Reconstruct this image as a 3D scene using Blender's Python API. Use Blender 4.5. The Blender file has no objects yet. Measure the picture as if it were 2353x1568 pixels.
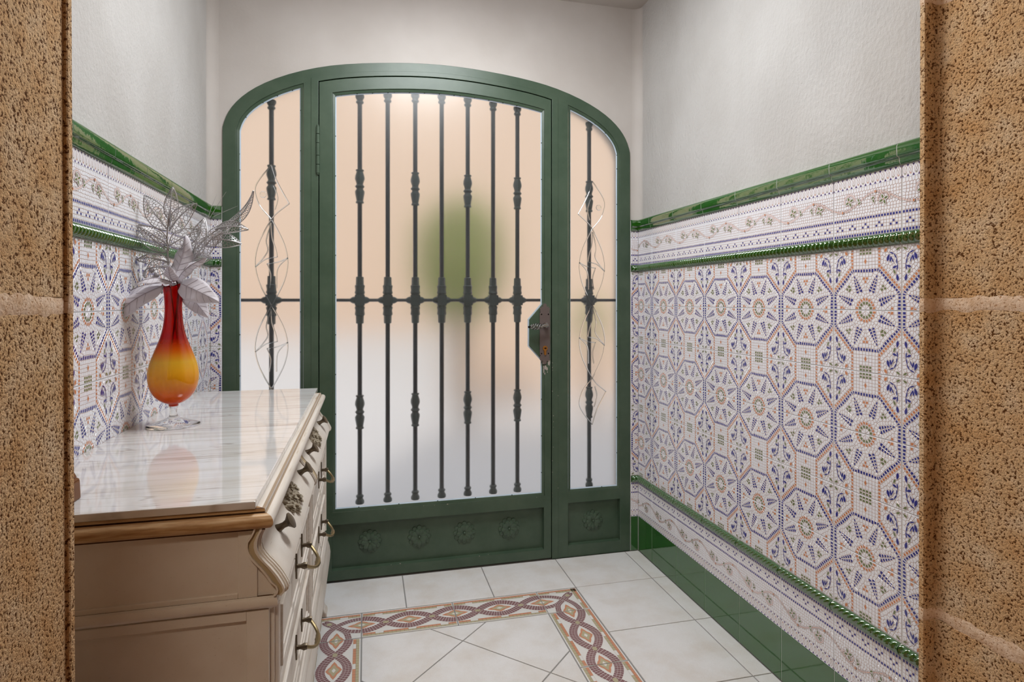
import bpy, math, random
import numpy as np
from mathutils import Matrix, Vector
random.seed(7)
PI = math.pi
SC = bpy.context.scene
COL = SC.collection

# ------------------------------------------------------------------ camera
# room frame: X to the right along the door wall, Y into the room, Z up; camera above the origin
FPX, W, H = 1377.0, 2353.0, 1568.0
TH = math.atan(336.5 / FPX)
cam = bpy.data.cameras.new('camera')
cam.sensor_width = 36.0
cam.lens = FPX / W * 36.0
cam.shift_y = -(784.0 - 691.0) / W
cam.clip_start = 0.02
camo = bpy.data.objects.new('camera', cam)
COL.objects.link(camo)
camo.location = (0, 0, 1.094)
camo.rotation_euler = (PI / 2, 0, -TH)
SC.camera = camo

# ------------------------------------------------------------------ world, sun, exposure
wd = bpy.data.worlds.new('world')
SC.world = wd
wd.use_nodes = True
bg = wd.node_tree.nodes['Background']
bg.inputs['Color'].default_value = (0.84, 0.91, 1.0, 1)
bg.inputs['Strength'].default_value = 0.60
sun = bpy.data.lights.new('sun', 'SUN')
sun.energy = 1.25
sun.color = (1.0, 0.93, 0.84)
sun.angle = math.radians(2.0)
suno = bpy.data.objects.new('sun', sun)
COL.objects.link(suno)
suno.rotation_euler = (math.radians(48), 0, math.radians(-28))
SC.view_settings.view_transform = 'Standard'
SC.view_settings.look = 'None'
SC.view_settings.gamma = 1.0
SC.view_settings.use_curve_mapping = False
SC.view_settings.exposure = 0.42
cy = SC.cycles
cy.max_bounces = 11
cy.diffuse_bounces = 4
cy.glossy_bounces = 4
cy.transmission_bounces = 8
cy.transparent_max_bounces = 8
cy.sample_clamp_indirect = 4.0
cy.blur_glossy = 1.0
cy.use_denoising = True
cy.use_adaptive_sampling = True
cy.adaptive_threshold = 0.03

# ------------------------------------------------------------------ materials
def srgb(r, g, b):
    f = lambda c: (c / 12.92 if c <= 0.04045 else ((c + 0.055) / 1.055) ** 2.4)
    return (f(r / 255), f(g / 255), f(b / 255), 1)

def mat(name, col, rough=0.5, spec=0.5, metal=0.0, trans=0.0, ior=1.5, coat=0.0):
    m = bpy.data.materials.new(name)
    m.use_nodes = True
    b = m.node_tree.nodes['Principled BSDF']
    b.inputs['Base Color'].default_value = col
    b.inputs['Roughness'].default_value = rough
    b.inputs['Specular IOR Level'].default_value = spec
    b.inputs['Metallic'].default_value = metal
    b.inputs['Transmission Weight'].default_value = trans
    b.inputs['IOR'].default_value = ior
    b.inputs['Coat Weight'].default_value = coat
    b.inputs['Coat Roughness'].default_value = 0.05
    return m

class NT:
    def __init__(s, m):
        s.t = m.node_tree
        s.b = s.t.nodes['Principled BSDF']
        s.tc = s.t.nodes.new('ShaderNodeTexCoord')
    def n(s, typ, **kw):
        x = s.t.nodes.new(typ)
        for k, v in kw.items():
            if k in x.inputs: x.inputs[k].default_value = v
            else: setattr(x, k, v)
        return x
    def l(s, a, b): s.t.links.new(a, b)
    def mapping(s, scale=(1, 1, 1), coord='Object'):
        mp = s.n('ShaderNodeMapping')
        mp.inputs['Scale'].default_value = scale
        s.l(s.tc.outputs[coord], mp.inputs['Vector'])
        return mp.outputs['Vector']
    def noise(s, vec, scale, detail=4, rough=0.55, dist=0.0):
        x = s.n('ShaderNodeTexNoise', Scale=scale, Detail=detail, Roughness=rough, Distortion=dist)
        s.l(vec, x.inputs['Vector'])
        return x.outputs['Fac']
    def ramp(s, fac, stops, interp='LINEAR'):
        r = s.n('ShaderNodeValToRGB')
        r.color_ramp.interpolation = interp
        e = r.color_ramp.elements
        while len(e) < len(stops): e.new(0.5)
        for q, (p, c) in zip(e, stops):
            q.position = p
            q.color = c
        s.l(fac, r.inputs['Fac'])
        return r.outputs['Color']
    def mix(s, fac, a, b, mode='MIX'):
        x = s.n('ShaderNodeMixRGB', blend_type=mode)
        for k, v in (('Fac', fac), ('Color1', a), ('Color2', b)):
            if hasattr(v, 'is_linked') or hasattr(v, 'links'): s.l(v, x.inputs[k])
            else: x.inputs[k].default_value = v
        return x.outputs['Color']
    def bump(s, hgt, strength=0.3, dist=0.002):
        x = s.n('ShaderNodeBump', Strength=strength, Distance=dist)
        s.l(hgt, x.inputs['Height'])
        s.l(x.outputs['Normal'], s.b.inputs['Normal'])
        return x
    def col(s, c): s.l(c, s.b.inputs['Base Color'])

def g(v): return (v, v, v, 1)
M = {}
# stippled plaster
m = M['plaster'] = mat('rough white plaster', srgb(226, 220, 213), 0.9, 0.2)
n = NT(m); v = n.mapping((1, 1, 0.62))
a = n.noise(v, 105, 6, 0.62); n.bump(a, 0.7, 0.006)
n.col(n.ramp(n.noise(v, 5, 3), [(0.3, srgb(190, 186, 182)), (0.7, srgb(201, 198, 195))]))
m = M['plaster_smooth'] = mat('smooth white plaster', srgb(224, 215, 207), 0.9, 0.2)
n = NT(m); v = n.mapping()
n.bump(n.noise(v, 40, 6, 0.6), 0.25, 0.003)
n.col(n.ramp(n.noise(v, 4, 3), [(0.3, srgb(194, 187, 181)), (0.7, srgb(204, 198, 193))]))
M['grout_white'] = mat('white tile grout', srgb(214, 211, 208), 0.8, 0.3)
# ceramic wall tile glazes
def glaze(name, col, rough=0.16, spec=0.5, bumpy=0.05, ior=1.55):
    m = mat(name, col, rough, spec, ior=ior)
    n = NT(m); v = n.mapping()
    n.bump(n.noise(v, 25, 3), bumpy, 0.004)
    return m
M['t_line'] = glaze('mosaic joint brown', srgb(174, 136, 116), 0.3)
M['t_white'] = glaze('glazed mosaic white', srgb(242, 242, 248), 0.16)
M['t_blue'] = glaze('glazed mosaic blue', srgb(54, 54, 134), 0.14)
M['t_orange'] = glaze('glazed mosaic orange', srgb(206, 134, 90), 0.14)
M['t_green'] = glaze('glazed mosaic olive', srgb(116, 124, 84), 0.14)
TILEM = ['t_line', 't_white', 't_blue', 't_orange', 't_green']
M['green_glaze'] = glaze('bottle green glaze', srgb(32, 92, 18), 0.05, 1.0, 0.12, 1.9)
M['green_skirt'] = glaze('bottle green flat glaze', srgb(40, 92, 34), 0.06, 0.8, 0.04, 1.7)
# floor
m = M['floor_tile'] = mat('pale stoneware', srgb(206, 203, 199), 0.35, 0.4)
n = NT(m); v = n.mapping()
c1 = n.ramp(n.noise(v, 7, 5, 0.6), [(0.3, srgb(222, 216, 210)), (0.55, srgb(232, 230, 229)), (0.8, srgb(237, 236, 237))])
n.col(n.mix(n.ramp(n.noise(v, 900, 1), [(0.3, g(0)), (0.34, g(1))]), srgb(170, 160, 150), c1))
n.bump(n.noise(v, 60, 4), 0.08, 0.002)
M['floor_grout'] = mat('grey floor grout', srgb(150, 148, 146), 0.9, 0.2)
M['l_base'] = mat('listello base', srgb(150, 120, 104), 0.4)
M['l_white'] = mat('listello white', srgb(228, 226, 222), 0.3)
M['l_purple'] = mat('listello maroon', srgb(132, 92, 94), 0.35)
M['l_terra'] = mat('listello terracotta', srgb(206, 144, 112), 0.35)
M['l_beige'] = mat('listello sage', srgb(184, 176, 144), 0.35)
LISTM = ['l_base', 'l_white', 'l_purple', 'l_terra', 'l_beige']
# stone
m = M['stone'] = mat('porous sandstone', srgb(178, 134, 92), 0.95, 0.15)
n = NT(m); v = n.mapping()
n1 = n.noise(v, 235, 3, 0.6); n2 = n.noise(v, 16, 4, 0.6); n3 = n.noise(v, 420, 2, 0.5)
base = n.ramp(n2, [(0.3, srgb(212, 164, 112)), (0.5, srgb(222, 182, 136)), (0.7, srgb(230, 199, 162))])
pit = n.ramp(n1, [(0.385, g(0.0)), (0.47, g(1.0))])
grain = n.ramp(n3, [(0.3, g(0.72)), (0.6, g(1.0))])
c = n.mix(pit, srgb(100, 60, 26), base)
n.col(n.mix(1.0, c, grain, 'MULTIPLY'))
n.bump(n1, 0.9, 0.0045)
m = M['mortar'] = mat('pinkish lime mortar', srgb(196, 160, 128), 0.95, 0.15)
n = NT(m); v = n.mapping()
c1 = n.ramp(n.noise(v, 60, 5, 0.65), [(0.3, srgb(210, 172, 136)), (0.65, srgb(234, 208, 182))]); n.col(n.mix(n.ramp(n.noise(v, 320, 3), [(0.36, g(0)), (0.42, g(1))]), srgb(172, 128, 90), c1))
n.bump(n.noise(v, 160, 4), 0.5, 0.004)
# painted steel
m = M['green_paint'] = mat('dark green enamel', srgb(62, 90, 68), 0.38, 0.5)
n = NT(m); v = n.mapping()
n.col(n.ramp(n.noise(v, 9, 5, 0.6), [(0.3, srgb(60, 80, 62)), (0.7, srgb(75, 93, 75))]))
n.bump(n.noise(v, 300, 2), 0.05, 0.001)
M['gap_dark'] = mat('dark gap', srgb(14, 18, 15), 0.8, 0.2)
M['seal'] = mat('pale blue glazing silicone', srgb(196, 212, 226), 0.3, 0.5)
M['iron'] = mat('dark wrought iron', srgb(46, 57, 62), 0.5, 0.5)
M['iron_cast'] = mat('grey cast iron ornament', srgb(74, 86, 86), 0.55, 0.5)
m = M['frosted'] = mat('frosted glass', (0.98, 0.985, 0.99, 1), 0.27, 0.5, 0, 1.0, 1.45)
M['clear_glass'] = mat('clear glass', (0.98, 0.99, 0.98, 1), 0.0, 0.5, 0, 1.0, 1.48)
m = M['plate_metal'] = mat('aged pewter escutcheon', srgb(118, 106, 102), 0.55, 0.5, 0.6)
M['steel'] = mat('bright twisted steel', srgb(170, 168, 165), 0.25, 0.5, 1.0)
M['brass'] = mat('brass cylinder', srgb(196, 140, 70), 0.35, 0.5, 1.0)
M['hole'] = mat('keyhole dark', srgb(16, 14, 12), 0.8, 0.1)
M['chip'] = mat('chipped paint grey', srgb(176, 166, 158), 0.8, 0.2)
# furniture
m = M['cream'] = mat('distressed cream paint', srgb(222, 213, 202), 0.5, 0.35)
n = NT(m); v = n.mapping((1, 1, 1))
v2 = n.mapping((30, 3, 60))
s1 = n.ramp(n.noise(v2, 6, 5, 0.65), [(0.26, g(0)), (0.36, g(1))])
c1 = n.ramp(n.noise(v, 9, 4), [(0.3, srgb(214, 203, 190)), (0.7, srgb(226, 219, 210))])
n.col(n.mix(s1, srgb(176, 158, 138), c1))
n.bump(n.noise(v2, 8, 4), 0.08, 0.001)
m = M['gold_wood'] = mat('cream paint rubbed to brown wood', srgb(190, 150, 100), 0.42, 0.4)
n = NT(m); v = n.mapping((4, 40, 40)); v3 = n.mapping()
c1 = n.ramp(n.noise(v, 4, 5, 0.6), [(0.3, srgb(150, 104, 58)), (0.55, srgb(196, 160, 116)), (0.8, srgb(212, 188, 154))])
n.col(c1); n.bump(n.noise(v, 6, 3), 0.1, 0.001)
m = M['cream_worn'] = mat('cream paint with brown wear lines', srgb(220, 210, 198), 0.45, 0.35)
n = NT(m); v = n.mapping((60, 2.5, 60))
n.col(n.ramp(n.noise(v, 3, 5, 0.6), [(0.26, srgb(176, 156, 134)), (0.38, srgb(214, 204, 192)), (0.7, srgb(228, 221, 213))]))
M['gilt'] = mat('faded gilt paint', srgb(186, 166, 132), 0.45, 0.4)
M['groove_soft'] = mat('pale brown groove', srgb(166, 146, 124), 0.7, 0.2)  # paler brown along the front moulding grooves
M['wood_dark'] = mat('dark brown wood', srgb(112, 66, 30), 0.4, 0.4)
M['groove'] = mat('dark brown groove', srgb(84, 56, 34), 0.7, 0.2)  # darker brown along the moulding grooves of the ends
m = M['marble'] = mat('veined white marble', srgb(214, 208, 204), 0.06, 0.9, ior=1.8)
n = NT(m); v = n.mapping((1.3, 9, 1))
w = n.noise(v, 2.6, 4, 0.55, 1.2)
c1 = n.ramp(w, [(0.26, srgb(206, 199, 192)), (0.42, srgb(218, 214, 211)), (0.6, srgb(226, 225, 225)), (0.85, srgb(216, 215, 216))])
v2 = n.mapping((0.8, 13, 1))
vein = n.ramp(n.noise(v2, 1.6, 3, 0.5, 0.8), [(0.474, g(1)), (0.486, g(0.35)), (0.498, g(1))])
n.col(n.mix(vein, srgb(158, 146, 134), c1))
M['bronze'] = mat('antique bronze', srgb(110, 98, 82), 0.4, 0.5, 0.85)
M['old_brass'] = mat('old brass', srgb(146, 130, 96), 0.38, 0.5, 0.9)
M['carving'] = mat('gilt grey carving', srgb(158, 146, 126), 0.5, 0.5, 0.15)
# flowers
M['silver'] = mat('silver glitter wire', srgb(176, 172, 172), 0.35, 0.5, 0.55)
m = M['fabric'] = mat('pale lilac gauze', srgb(214, 207, 214), 0.75, 0.25)
n = NT(m); v = n.mapping()
wv = n.n('ShaderNodeTexWave', Scale=420.0, bands_direction='X'); n.l(v, wv.inputs['Vector'])
wv2 = n.n('ShaderNodeTexWave', Scale=420.0, bands_direction='Z'); n.l(v, wv2.inputs['Vector'])
h = n.mix(0.5, wv.outputs['Color'], wv2.outputs['Color'])
n.bump(h, 0.5, 0.001)
n.col(n.ramp(h, [(0.1, srgb(214, 207, 214)), (0.6, srgb(238, 233, 238))]))
M['vein'] = mat('grey lilac vein', srgb(168, 158, 164), 0.7)
M['berry'] = mat('silver grey berry', srgb(150, 144, 146), 0.4, 0.5, 0.2)
M['stem'] = mat('dark wire stem', srgb(84, 66, 58), 0.6)
# vase: clear red neck melting into a milky amber belly
m = M['vase_glass'] = mat('red to amber glass', srgb(230, 120, 20), 0.1, 0.5, 0, 0.6, 1.45)
n = NT(m)
sx = n.n('ShaderNodeSeparateXYZ'); n.l(n.tc.outputs['Object'], sx.inputs[0])
mr = n.n('ShaderNodeMapRange'); mr.inputs['From Min'].default_value = 0.05; mr.inputs['From Max'].default_value = 0.35
n.l(sx.outputs['Z'], mr.inputs['Value'])
n.col(n.ramp(mr.outputs[0], [(0.0, srgb(220, 44, 10)), (0.10, srgb(238, 104, 6)), (0.22, srgb(252, 168, 18)), (0.37, srgb(255, 200, 56)), (0.47, srgb(250, 116, 18)), (0.56, srgb(222, 18, 16)), (0.8, srgb(214, 6, 26)), (1.0, srgb(200, 6, 24))]))
tr = n.ramp(mr.outputs[0], [(0.0, g(0.25)), (0.3, g(0.30)), (0.47, g(0.55)), (0.62, g(0.93)), (1.0, g(0.95))])
n.l(tr, n.b.inputs['Transmission Weight'])
# outdoors
M['peach'] = mat('peach rendered wall', srgb(240, 212, 188), 0.9, 0.2)
M['terrace'] = mat('white terrace paving', srgb(226, 226, 228), 0.8, 0.2)
M['leaf_out'] = mat('garden foliage', srgb(118, 152, 40), 0.7, 0.2)
M['bark'] = mat('bark', srgb(98, 82, 62), 0.9, 0.2)
M['out_white'] = mat('white garden wall', srgb(232, 230, 230), 0.9, 0.2)
m = M['fill_glow'] = mat('added vestibule fill glow', (1, 1, 1, 1), 0.4)  # emitter of the fill lamp added on the vestibule ceiling
m.node_tree.nodes['Principled BSDF'].inputs['Emission Color'].default_value = (0.94, 0.975, 1.0, 1)
FILL_E = 20.0
m.node_tree.nodes['Principled BSDF'].inputs['Emission Strength'].default_value = FILL_E
m = M['fill_warm'] = mat('added warm hall fill glow', (1, 0.95, 0.9, 1), 0.4)  # warm emitter of the fill lamp added behind the camera
m.node_tree.nodes['Principled BSDF'].inputs['Emission Color'].default_value = (1.0, 0.86, 0.70, 1)
WARM_FILL_E = 66.0
m.node_tree.nodes['Principled BSDF'].inputs['Emission Strength'].default_value = WARM_FILL_E
M['white_metal'] = mat('white fill lamp metal', srgb(225, 225, 225), 0.4)

# ------------------------------------------------------------------ mesh helpers
class MB:
    def __init__(s): s.v = []; s.f = []; s.m = []
    def add(s, vs, fs, mi=0):
        o = len(s.v); s.v += [tuple(p) for p in vs]
        for f in fs: s.f.append(tuple(o + i for i in f)); s.m.append(mi)
    def box(s, x0, x1, y0, y1, z0, z1, mi=0):
        vs = [(x, y, z) for x in (x0, x1) for y in (y0, y1) for z in (z0, z1)]
        s.add(vs, [(0, 1, 3, 2), (4, 6, 7, 5), (0, 4, 5, 1), (2, 3, 7, 6), (0, 2, 6, 4), (1, 5, 7, 3)], mi)
    def prism(s, poly, d0, d1, to3, mi=0, cap0=True):
        n = len(poly)
        vs = [to3(p[0], p[1], d0) for p in poly] + [to3(p[0], p[1], d1) for p in poly]
        fs = [(i, (i + 1) % n, n + (i + 1) % n, n + i) for i in range(n)] + [tuple(range(n, 2 * n))]
        if cap0: fs.append(tuple(range(n - 1, -1, -1)))
        s.add(vs, fs, mi)
    def tube(s, pts, r, n=8, mi=0, closed=False, caps=True):
        pts = [Vector(p) for p in pts]; k = len(pts)
        rs = r if isinstance(r, (list, tuple)) else [r] * k
        up = None; rings = []
        for i, p in enumerate(pts):
            if closed: d = pts[(i + 1) % k] - pts[i - 1]
            else: d = pts[min(i + 1, k - 1)] - pts[max(i - 1, 0)]
            d.normalize()
            if up is None:
                up = Vector((0, 0, 1)) if abs(d.z) < 0.9 else Vector((1, 0, 0))
            a = d.cross(up)
            if a.length < 1e-6: a = d.orthogonal()
            a.normalize(); b = a.cross(d).normalized(); up = b
            rings.append([p + (a * math.cos(q) + b * math.sin(q)) * rs[i] for q in [2 * PI * j / n for j in range(n)]])
        vs = [q for rg in rings for q in rg]; fs = []
        for i in range(k if closed else k - 1):
            i2 = (i + 1) % k
            for j in range(n):
                fs.append((i * n + j, i * n + (j + 1) % n, i2 * n + (j + 1) % n, i2 * n + j))
        if caps and not closed:
            fs.append(tuple(range(n - 1, -1, -1))); fs.append(tuple((k - 1) * n + j for j in range(n)))
        s.add(vs, fs, mi)
    def lathe(s, prof, n=24, mi=0, c=(0, 0, 0), fluted=0.0, nf=8):
        vs = []; fs = []; k = len(prof)
        for r, z in prof:
            for j in range(n):
                q = 2 * PI * j / n; rr = r * (1 + fluted * math.cos(nf * q))
                vs.append((c[0] + rr * math.cos(q), c[1] + rr * math.sin(q), c[2] + z))
        for i in range(k - 1):
            for j in range(n):
                fs.append((i * n + j, i * n + (j + 1) % n, (i + 1) * n + (j + 1) % n, (i + 1) * n + j))
        s.add(vs, fs, mi)
    def sphere(s, c, r, n=10, mi=0, sq=(1, 1, 1)):
        prof = [(r * math.sin(PI * i / n), -r * math.cos(PI * i / n)) for i in range(n + 1)]
        o = len(s.v); s.lathe([(max(p, 1e-5), z) for p, z in prof], n * 2, mi)
        for i in range(o, len(s.v)):
            x, y, z = s.v[i]; s.v[i] = (c[0] + x * sq[0], c[1] + y * sq[1], c[2] + z * sq[2])
    def strip(s, A, B, d0, d1, to3, mi=0, closed=False):
        # solid band between the outlines A and B (same count), from depth d0 to d1
        n = len(A)
        vs = [to3(p[0], p[1], d) for d in (d0, d1) for q in (A, B) for p in q]
        fs = []
        for i in range(n if closed else n - 1):
            j = (i + 1) % n
            a0, a1, b0, b1 = i, j, n + i, n + j
            fs += [(a0, a1, b1, b0), (2 * n + a0, 2 * n + b0, 2 * n + b1, 2 * n + a1),
                   (a0, 2 * n + a0, 2 * n + a1, a1), (b0, b1, 2 * n + b1, 2 * n + b0)]
        if not closed:
            for i in (0, n - 1): fs.append((i, n + i, 3 * n + i, 2 * n + i))
        s.add(vs, fs, mi)
    def build(s, name, mats, parent=None, smooth=False, bevel=0.0, fix=True, angle=40):
        me = bpy.data.meshes.new(name)
        me.from_pydata(s.v, [], s.f)
        if isinstance(mats, str): mats = [mats]
        for q in mats: me.materials.append(M[q])
        me.polygons.foreach_set('material_index', s.m)
        if fix:
            import bmesh
            bm = bmesh.new(); bm.from_mesh(me)
            bmesh.ops.recalc_face_normals(bm, faces=bm.faces)
            bm.to_mesh(me); bm.free()
        if smooth:
            me.polygons.foreach_set('use_smooth', [True] * len(me.polygons))
            me.set_sharp_from_angle(angle=math.radians(angle))
        me.update()
        o = bpy.data.objects.new(name, me)
        COL.objects.link(o)
        if parent: o.parent = parent
        if bevel:
            bv = o.modifiers.new('bevel', 'BEVEL'); bv.width = bevel; bv.segments = 2; bv.limit_method = 'ANGLE'
            bv.harden_normals = False
        return o

def tag(o, label, cat=None, kind=None, group=None):
    o['label'] = label
    if cat: o['category'] = cat
    if kind: o['kind'] = kind
    if group: o['group'] = group
    return o
def empty(name, loc=(0, 0, 0)):
    o = bpy.data.objects.new(name, None); COL.objects.link(o); o.location = loc; o.empty_display_size = 0.05
    return o
def inst(me_obj, name, parent, mtx):
    o = bpy.data.objects.new(name, me_obj.data if hasattr(me_obj, 'data') else me_obj)
    COL.objects.link(o); o.parent = parent; o.matrix_basis = mtx
    return o
def mesh_only(mb, name, mats, smooth=False):
    o = mb.build(name, mats, None, smooth); me = o.data
    bpy.data.objects.remove(o)
    return me
to_back = lambda s, z, d: (s, d, z)          # drawing (s,z) on the door wall, d = depth Y
ident = lambda x, y, d: (x, y, d)

# ------------------------------------------------------------------ 2-D pattern tools
def clip_hp(poly, nx, ny, c):
    out = []; n = len(poly)
    for i in range(n):
        p, q = poly[i], poly[(i + 1) % n]
        dp = nx * p[0] + ny * p[1] - c; dq = nx * q[0] + ny * q[1] - c
        if dp <= 0: out.append(p)
        if dp * dq < 0:
            t = dp / (dp - dq); out.append((p[0] + t * (q[0] - p[0]), p[1] + t * (q[1] - p[1])))
    return out
def clip_rect(poly, R):
    for nx, ny, c in ((1, 0, R[1]), (-1, 0, -R[0]), (0, 1, R[3]), (0, -1, -R[2])):
        if len(poly) < 3: return []
        poly = clip_hp(poly, nx, ny, c)
    return poly if len(poly) > 2 else []
def area(p): return 0.5 * sum(p[i][0] * p[(i + 1) % len(p)][1] - p[(i + 1) % len(p)][0] * p[i][1] for i in range(len(p)))
def inset(poly, d):
    if len(poly) < 3: return []
    if area(poly) < 0: poly = poly[::-1]
    out = poly
    for i in range(len(poly)):
        p, q = poly[i], poly[(i + 1) % len(poly)]
        ex, ey = q[0] - p[0], q[1] - p[1]; L = math.hypot(ex, ey)
        if L < 1e-7: continue
        nx, ny = ey / L, -ex / L
        out = clip_hp(out, nx, ny, nx * p[0] + ny * p[1] - d)
        if len(out) < 3: return []
    return out if abs(area(out)) > 2e-7 else []
def voronoi(seeds, R):
    P = np.array([q[:2] for q in seeds]); cells = []
    for i in range(len(P)):
        d = np.hypot(*(P - P[i]).T); o = np.argsort(d)[1:60]
        poly = [(R[0], R[2]), (R[1], R[2]), (R[1], R[3]), (R[0], R[3])]
        for j in o:
            mx = max(math.hypot(x - P[i][0], y - P[i][1]) for x, y in poly)
            if d[j] / 2 > mx: break
            nx, ny = P[j] - P[i]; mid = (P[j] + P[i]) / 2
            poly = clip_hp(poly, nx, ny, nx * mid[0] + ny * mid[1])
            if len(poly) < 3: break
        cells.append(poly)
    return cells
def fill(seeds, R, dmin, col, rng, tries=9000, test=None):
    P = [(q[0], q[1]) for q in seeds]
    grid = {}
    def key(x, y): return (int(x / dmin), int(y / dmin))
    for q in P: grid.setdefault(key(*q), []).append(q)
    for _ in range(tries):
        x = rng.uniform(R[0], R[1]); y = rng.uniform(R[2], R[3])
        if test and not test(x, y): continue
        kx, ky = key(x, y); ok = True
        for a in (-1, 0, 1):
            for b in (-1, 0, 1):
                for q in grid.get((kx + a, ky + b), ()):
                    if (q[0] - x) ** 2 + (q[1] - y) ** 2 < dmin * dmin: ok = False
        if ok:
            grid.setdefault((kx, ky), []).append((x, y)); seeds.append((x, y, col))
def leaf_poly(bx, by, ang, L, wd, n=6, sk=0.45):
    ca, sa = math.cos(ang), math.sin(ang); up = []; dn = []
    for i in range(n + 1):
        t = i / n; w_ = wd * math.sin(PI * t ** (0.8 if sk < 0.5 else 1.2)) * 0.5
        up.append((t * L, w_)); dn.append((t * L, -w_))
    q = up + dn[-2:0:-1]
    return [(bx + ca * x - sa * y, by + sa * x + ca * y) for x, y in q]

class TileMesh:
    # ceramic tile with a printed and slightly raised mosaic; x width, y height, z outwards
    def __init__(s, w, h, clip=None, y0=0.0, thick=0.008):
        s.R = (-w / 2, w / 2, y0, y0 + h)
        s.C = (max(s.R[0], clip[0]), min(s.R[1], clip[1]), s.R[2], s.R[3]) if clip else s.R
        s.mb = MB()
        c = s.C
        b = 0.0007
        vs = [(c[0], c[2], -thick), (c[1], c[2], -thick), (c[1], c[3], -thick), (c[0], c[3], -thick),
              (c[0], c[2], -b), (c[1], c[2], -b), (c[1], c[3], -b), (c[0], c[3], -b),
              (c[0] + b, c[2] + b, 0), (c[1] - b, c[2] + b, 0), (c[1] - b, c[3] - b, 0), (c[0] + b, c[3] - b, 0)]
        fs = [(0, 1, 5, 4), (1, 2, 6, 5), (2, 3, 7, 6), (3, 0, 4, 7), (4, 5, 9, 8), (5, 6, 10, 9), (6, 7, 11, 10), (7, 4, 8, 11)]
        s.mb.add(vs, fs, 1); s.mb.add(vs[8:], [(0, 1, 2, 3)], 0)
    def raised(s, poly, z0, z1, chamf, mi):
        poly = clip_rect(poly, s.C)
        if len(poly) < 3: return
        if area(poly) < 0: poly = poly[::-1]
        top = None
        if chamf:
            cx = sum(p[0] for p in poly) / len(poly); cy_ = sum(p[1] for p in poly) / len(poly)
            rad = max(1e-5, min(math.hypot(p[0] - cx, p[1] - cy_) for p in poly))
            k = max(0.4, 1 - chamf / rad)
            top = [(cx + (x - cx) * k, cy_ + (y - cy_) * k) for x, y in poly]
        n = len(poly)
        if top:
            vs = [(x, y, z0) for x, y in poly] + [(x, y, z1) for x, y in top]
            s.mb.add(vs, [(i, (i + 1) % n, n + (i + 1) % n, n + i) for i in range(n)] + [tuple(range(n, 2 * n))], mi)
        else:
            s.mb.add([(x, y, z1) for x, y in poly], [tuple(range(n))], mi)
    def cells(s, seeds, gap=0.00042, zc=0.0):
        for cell, q in zip(voronoi(seeds, s.R), seeds):
            if len(cell) < 3: continue
            w_ = inset(cell, gap)
            if not w_: continue
            s.raised(w_, 0.00002, 0.00045, 0.0004, 1)
            if q[2] > 1:
                c_ = inset(cell, gap + 0.00095)
                if c_: s.raised(c_, 0, 0.00056, 0, q[2])
    def chip(s, poly, mi, zo=0.0, rim=0.0011, line=0.0016):
        # chip with white rim and brown outline laid over the mosaic
        cx = sum(p[0] for p in poly) / len(poly); cy_ = sum(p[1] for p in poly) / len(poly)
        def grow(d):
            out = []
            for x, y in poly:
                r = max(1e-6, math.hypot(x - cx, y - cy_)); k = 1 + d / r
                out.append((cx + (x - cx) * k, cy_ + (y - cy_) * k))
            return out
        if line: s.raised(grow(line), 0, 0.00062 + zo, 0, 0)
        if rim: s.raised(grow(rim), 0, 0.00070 + zo, 0, 1)
        s.raised(poly, 0, 0.00078 + zo, 0, mi)
    def ribbon(s, pts, w_, mi, z):
        for i in range(len(pts) - 1):
            (x0, y0), (x1, y1) = pts[i], pts[i + 1]
            L = math.hypot(x1 - x0, y1 - y0)
            if L < 1e-7: continue
            nx, ny = -(y1 - y0) / L * w_ / 2, (x1 - x0) / L * w_ / 2
            ex, ey = (x1 - x0) / L * w_ * 0.12, (y1 - y0) / L * w_ * 0.12
            s.raised([(x0 - ex + nx, y0 - ey + ny), (x0 - ex - nx, y0 - ey - ny), (x1 + ex - nx, y1 + ey - ny), (x1 + ex + nx, y1 + ey + ny)], 0, z, 0, mi)

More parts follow.
